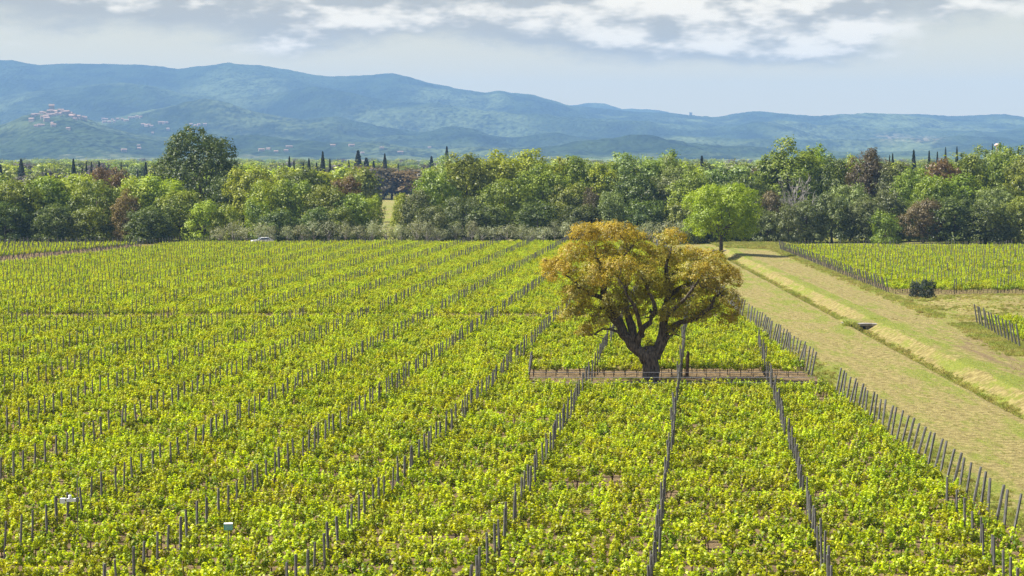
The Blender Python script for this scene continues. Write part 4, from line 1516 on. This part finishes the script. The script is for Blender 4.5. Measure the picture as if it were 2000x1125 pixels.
# teal box hung in the vines
yb = (HC - 1.35) * F / (1031 - HV)
xb = x_for(441, yb)
root = bpy.data.objects.new('teal_box', None)
COL.objects.link(root)
root.location = (xb, yb, 1.18)
root.rotation_euler = (0, 0, R(8))
tag(root, 'small teal box with a white lid sitting among the vines, lower left', 'box')
link('box_body', MB().box(-0.17, 0.17, -0.10, 0.10, 0.0, 0.21).mesh('teal_box_body', M['teal']), None, root)
link('front_panel', MB().box(-0.14, 0.155, -0.112, -0.103, 0.012, 0.20).mesh('teal_box_front', M['teal_pale']), None, root)
link('lid', MB().box(-0.165, 0.165, -0.115, 0.105, 0.213, 0.255).mesh('teal_box_lid', M['white_plastic']), None, root)
link('stake', MB().tube([(0, 0, -1.3), (0, 0, -0.002)], [0.02, 0.02], 5).mesh('teal_box_stake', M['grey_metal']), None, root)

# white car parked beyond the far edge of the vineyard
def car(u, y, label, rz):
    root = bpy.data.objects.new('parked_car', None)
    COL.objects.link(root)
    root.location = (x_for(u, y), y, 0)
    root.rotation_euler = (0, 0, rz)
    tag(root, label, 'car')
    pr = [(-2.05, .35), (-2.08, .75), (-1.95, .92), (-1.0, 1.0), (-.35, 1.42), (1.0, 1.46), (1.75, 1.02), (2.0, .95), (2.05, .4)]
    mb = MB()
    n = len(pr)
    for yy, ins in ((-.84, 0), (.84, 0)):
        for x, z in pr:
            mb.v.append((x, yy * (0.84 if z > 1.2 else 1), z))
    for i in range(n):
        j = (i + 1) % n
        mb.f.append([i, j, j + n, i + n])
    mb.f += [list(range(n)), list(range(2 * n - 1, n - 1, -1))]
    link('body', mb.mesh('car_body', M['car_white']), None, root)
    w = MB()
    w.v += [(-.98, -.72, 1.02), (-.98, .72, 1.02), (-.37, .62, 1.425), (-.37, -.62, 1.425)]
    w.v = [(a - .02, b, c + .012) for a, b, c in w.v]
    w.f.append([0, 3, 2, 1])
    link('windscreen', w.mesh('car_windscreen', M['glass']), None, root)
    for sgn in (-1, 1):
        q = MB()
        q.v += [(-.75, sgn * .835, 1.04), (1.35, sgn * .835, 1.06), (.95, sgn * .725, 1.40), (-.3, sgn * .725, 1.37)]
        q.v = [(a, b + sgn * 0.012, c) for a, b, c in q.v]
        q.f.append([0, 1, 2, 3])
        link('side_window', q.mesh('car_side_window', M['glass']), None, root)
        for xx in (-1.3, 1.3):
            wh = MB().tube([(xx, sgn * .72, .32), (xx, sgn * .88, .32)], [.32, .32], 14)
            link('wheel', wh.mesh('car_wheel', M['rubber']), None, root)


car(512, 383.5, 'white car half hidden behind the far edge of the vineyard, left of centre', R(20))

# tufts of longer grass in the ditch, at the vineyard edge and along the mound
tuft_lib = bpy.data.collections.new('tuft_shapes')
for q in range(4):
    rg = np.random.default_rng(900 + q)
    n = 46
    b = rg.normal(size=(n, 2)) * 0.13
    h = rg.uniform(0.10, 0.34, n)
    a = rg.uniform(0, 6.283, n)
    ln = rg.normal(size=(n, 2)) * 0.11
    V, Fc = [], []
    for i in range(n):
        wx, wy = 0.016 * math.cos(a[i]), 0.016 * math.sin(a[i])
        V += [(b[i, 0] - wx, b[i, 1] - wy, -0.03), (b[i, 0] + wx, b[i, 1] + wy, -0.03), (b[i, 0] + ln[i, 0] * .4, b[i, 1] + ln[i, 1] * .4, h[i] * .65), (b[i, 0] + ln[i, 0], b[i, 1] + ln[i, 1], h[i])]
        Fc += [[4 * i, 4 * i + 1, 4 * i + 2], [4 * i + 1, 4 * i + 3, 4 * i + 2]]
    tuft_lib.objects.link(bpy.data.objects.new('tuft_shape_%d' % q, mesh_np('tuft_%d' % q, V, Fc, M['grass'])))
pts, rots, scs, ids = [], [], [], []


def tuft(x, y, s):
    pts.append((x, y, gz(x, y)))
    rots.append((0, 0, rnd.uniform(0, 6.28)))
    scs.append((s * 1.2, s * 1.2, s))
    ids.append(rnd.randrange(4))


for n in range(4200):
    y = 95 + 275 * rnd.random() ** 1.2
    if any(a - 1.2 < y < b for a, b in CULVERTS):
        continue
    d = rnd.choice((rnd.uniform(0.3, 1.6), rnd.uniform(0.5, 1.5), rnd.uniform(0.5, 1.9)))
    tuft(lip(y) + d, y, rnd.uniform(0.5, 1.1) if d < 1.7 else rnd.uniform(0.2, 0.45))
for n in range(5000):       # mown strips: short
    y = 80 + 290 * rnd.random()
    x = rnd.uniform(edge_right(y) + 0.2, edge_block(y) if y > 195 else 45)
    if 0 < x - lip(y) < 3 or x > 0.26 * y:
        continue
    tuft(x, y, rnd.uniform(0.08, 0.2))
for n in range(2600):       # rough edge along the posts
    y = 80 + 295 * rnd.random()
    tuft(edge_right(y) + rnd.gauss(0.9, 0.6), y, rnd.uniform(0.25, 0.7))
    if y > 200:
        tuft(edge_block(y) - abs(rnd.gauss(0.2, 0.7)), y, rnd.uniform(0.4, 1.0))
for n in range(2500):       # rough grass round the mound, the corner block and in front of the wood
    y = rnd.uniform(196, 237)
    x = rnd.uniform(43, 62)
    tuft(x, y, rnd.uniform(0.2, 0.8) if noise.noise(Vector((x / 5, y / 7, 5))) > 0 else rnd.uniform(0.1, 0.3))
    y = rnd.uniform(160, 193)
    tuft(41.2 + 0.085 * (y - 167) + rnd.gauss(0, 0.8), y, rnd.uniform(0.3, 0.9))
    y = rnd.uniform(366, 392)
    tuft(rnd.uniform(38, 52), y, rnd.uniform(0.8, 1.6))
for n in range(60):
    tuft(lip(191) + rnd.uniform(-0.1, 0.75), rnd.uniform(190.2, 191.3), rnd.uniform(0.8, 1.6))
for n in range(1700):        # weeds along the cleared rows round the oak
    y = ROW0 + ROW * rnd.randrange(42, 50) + rnd.gauss(0, 0.16)
    x = rnd.uniform(1.0, 22)
    if noise.noise(Vector((x / 2.5, y * 2, 5))) > -0.1:
        tuft(x, y, rnd.uniform(0.15, 0.5))
scatter('grass', pts, rots, scs, ids, tuft_lib, 'tufts of green and straw-coloured grass along ditch and track')
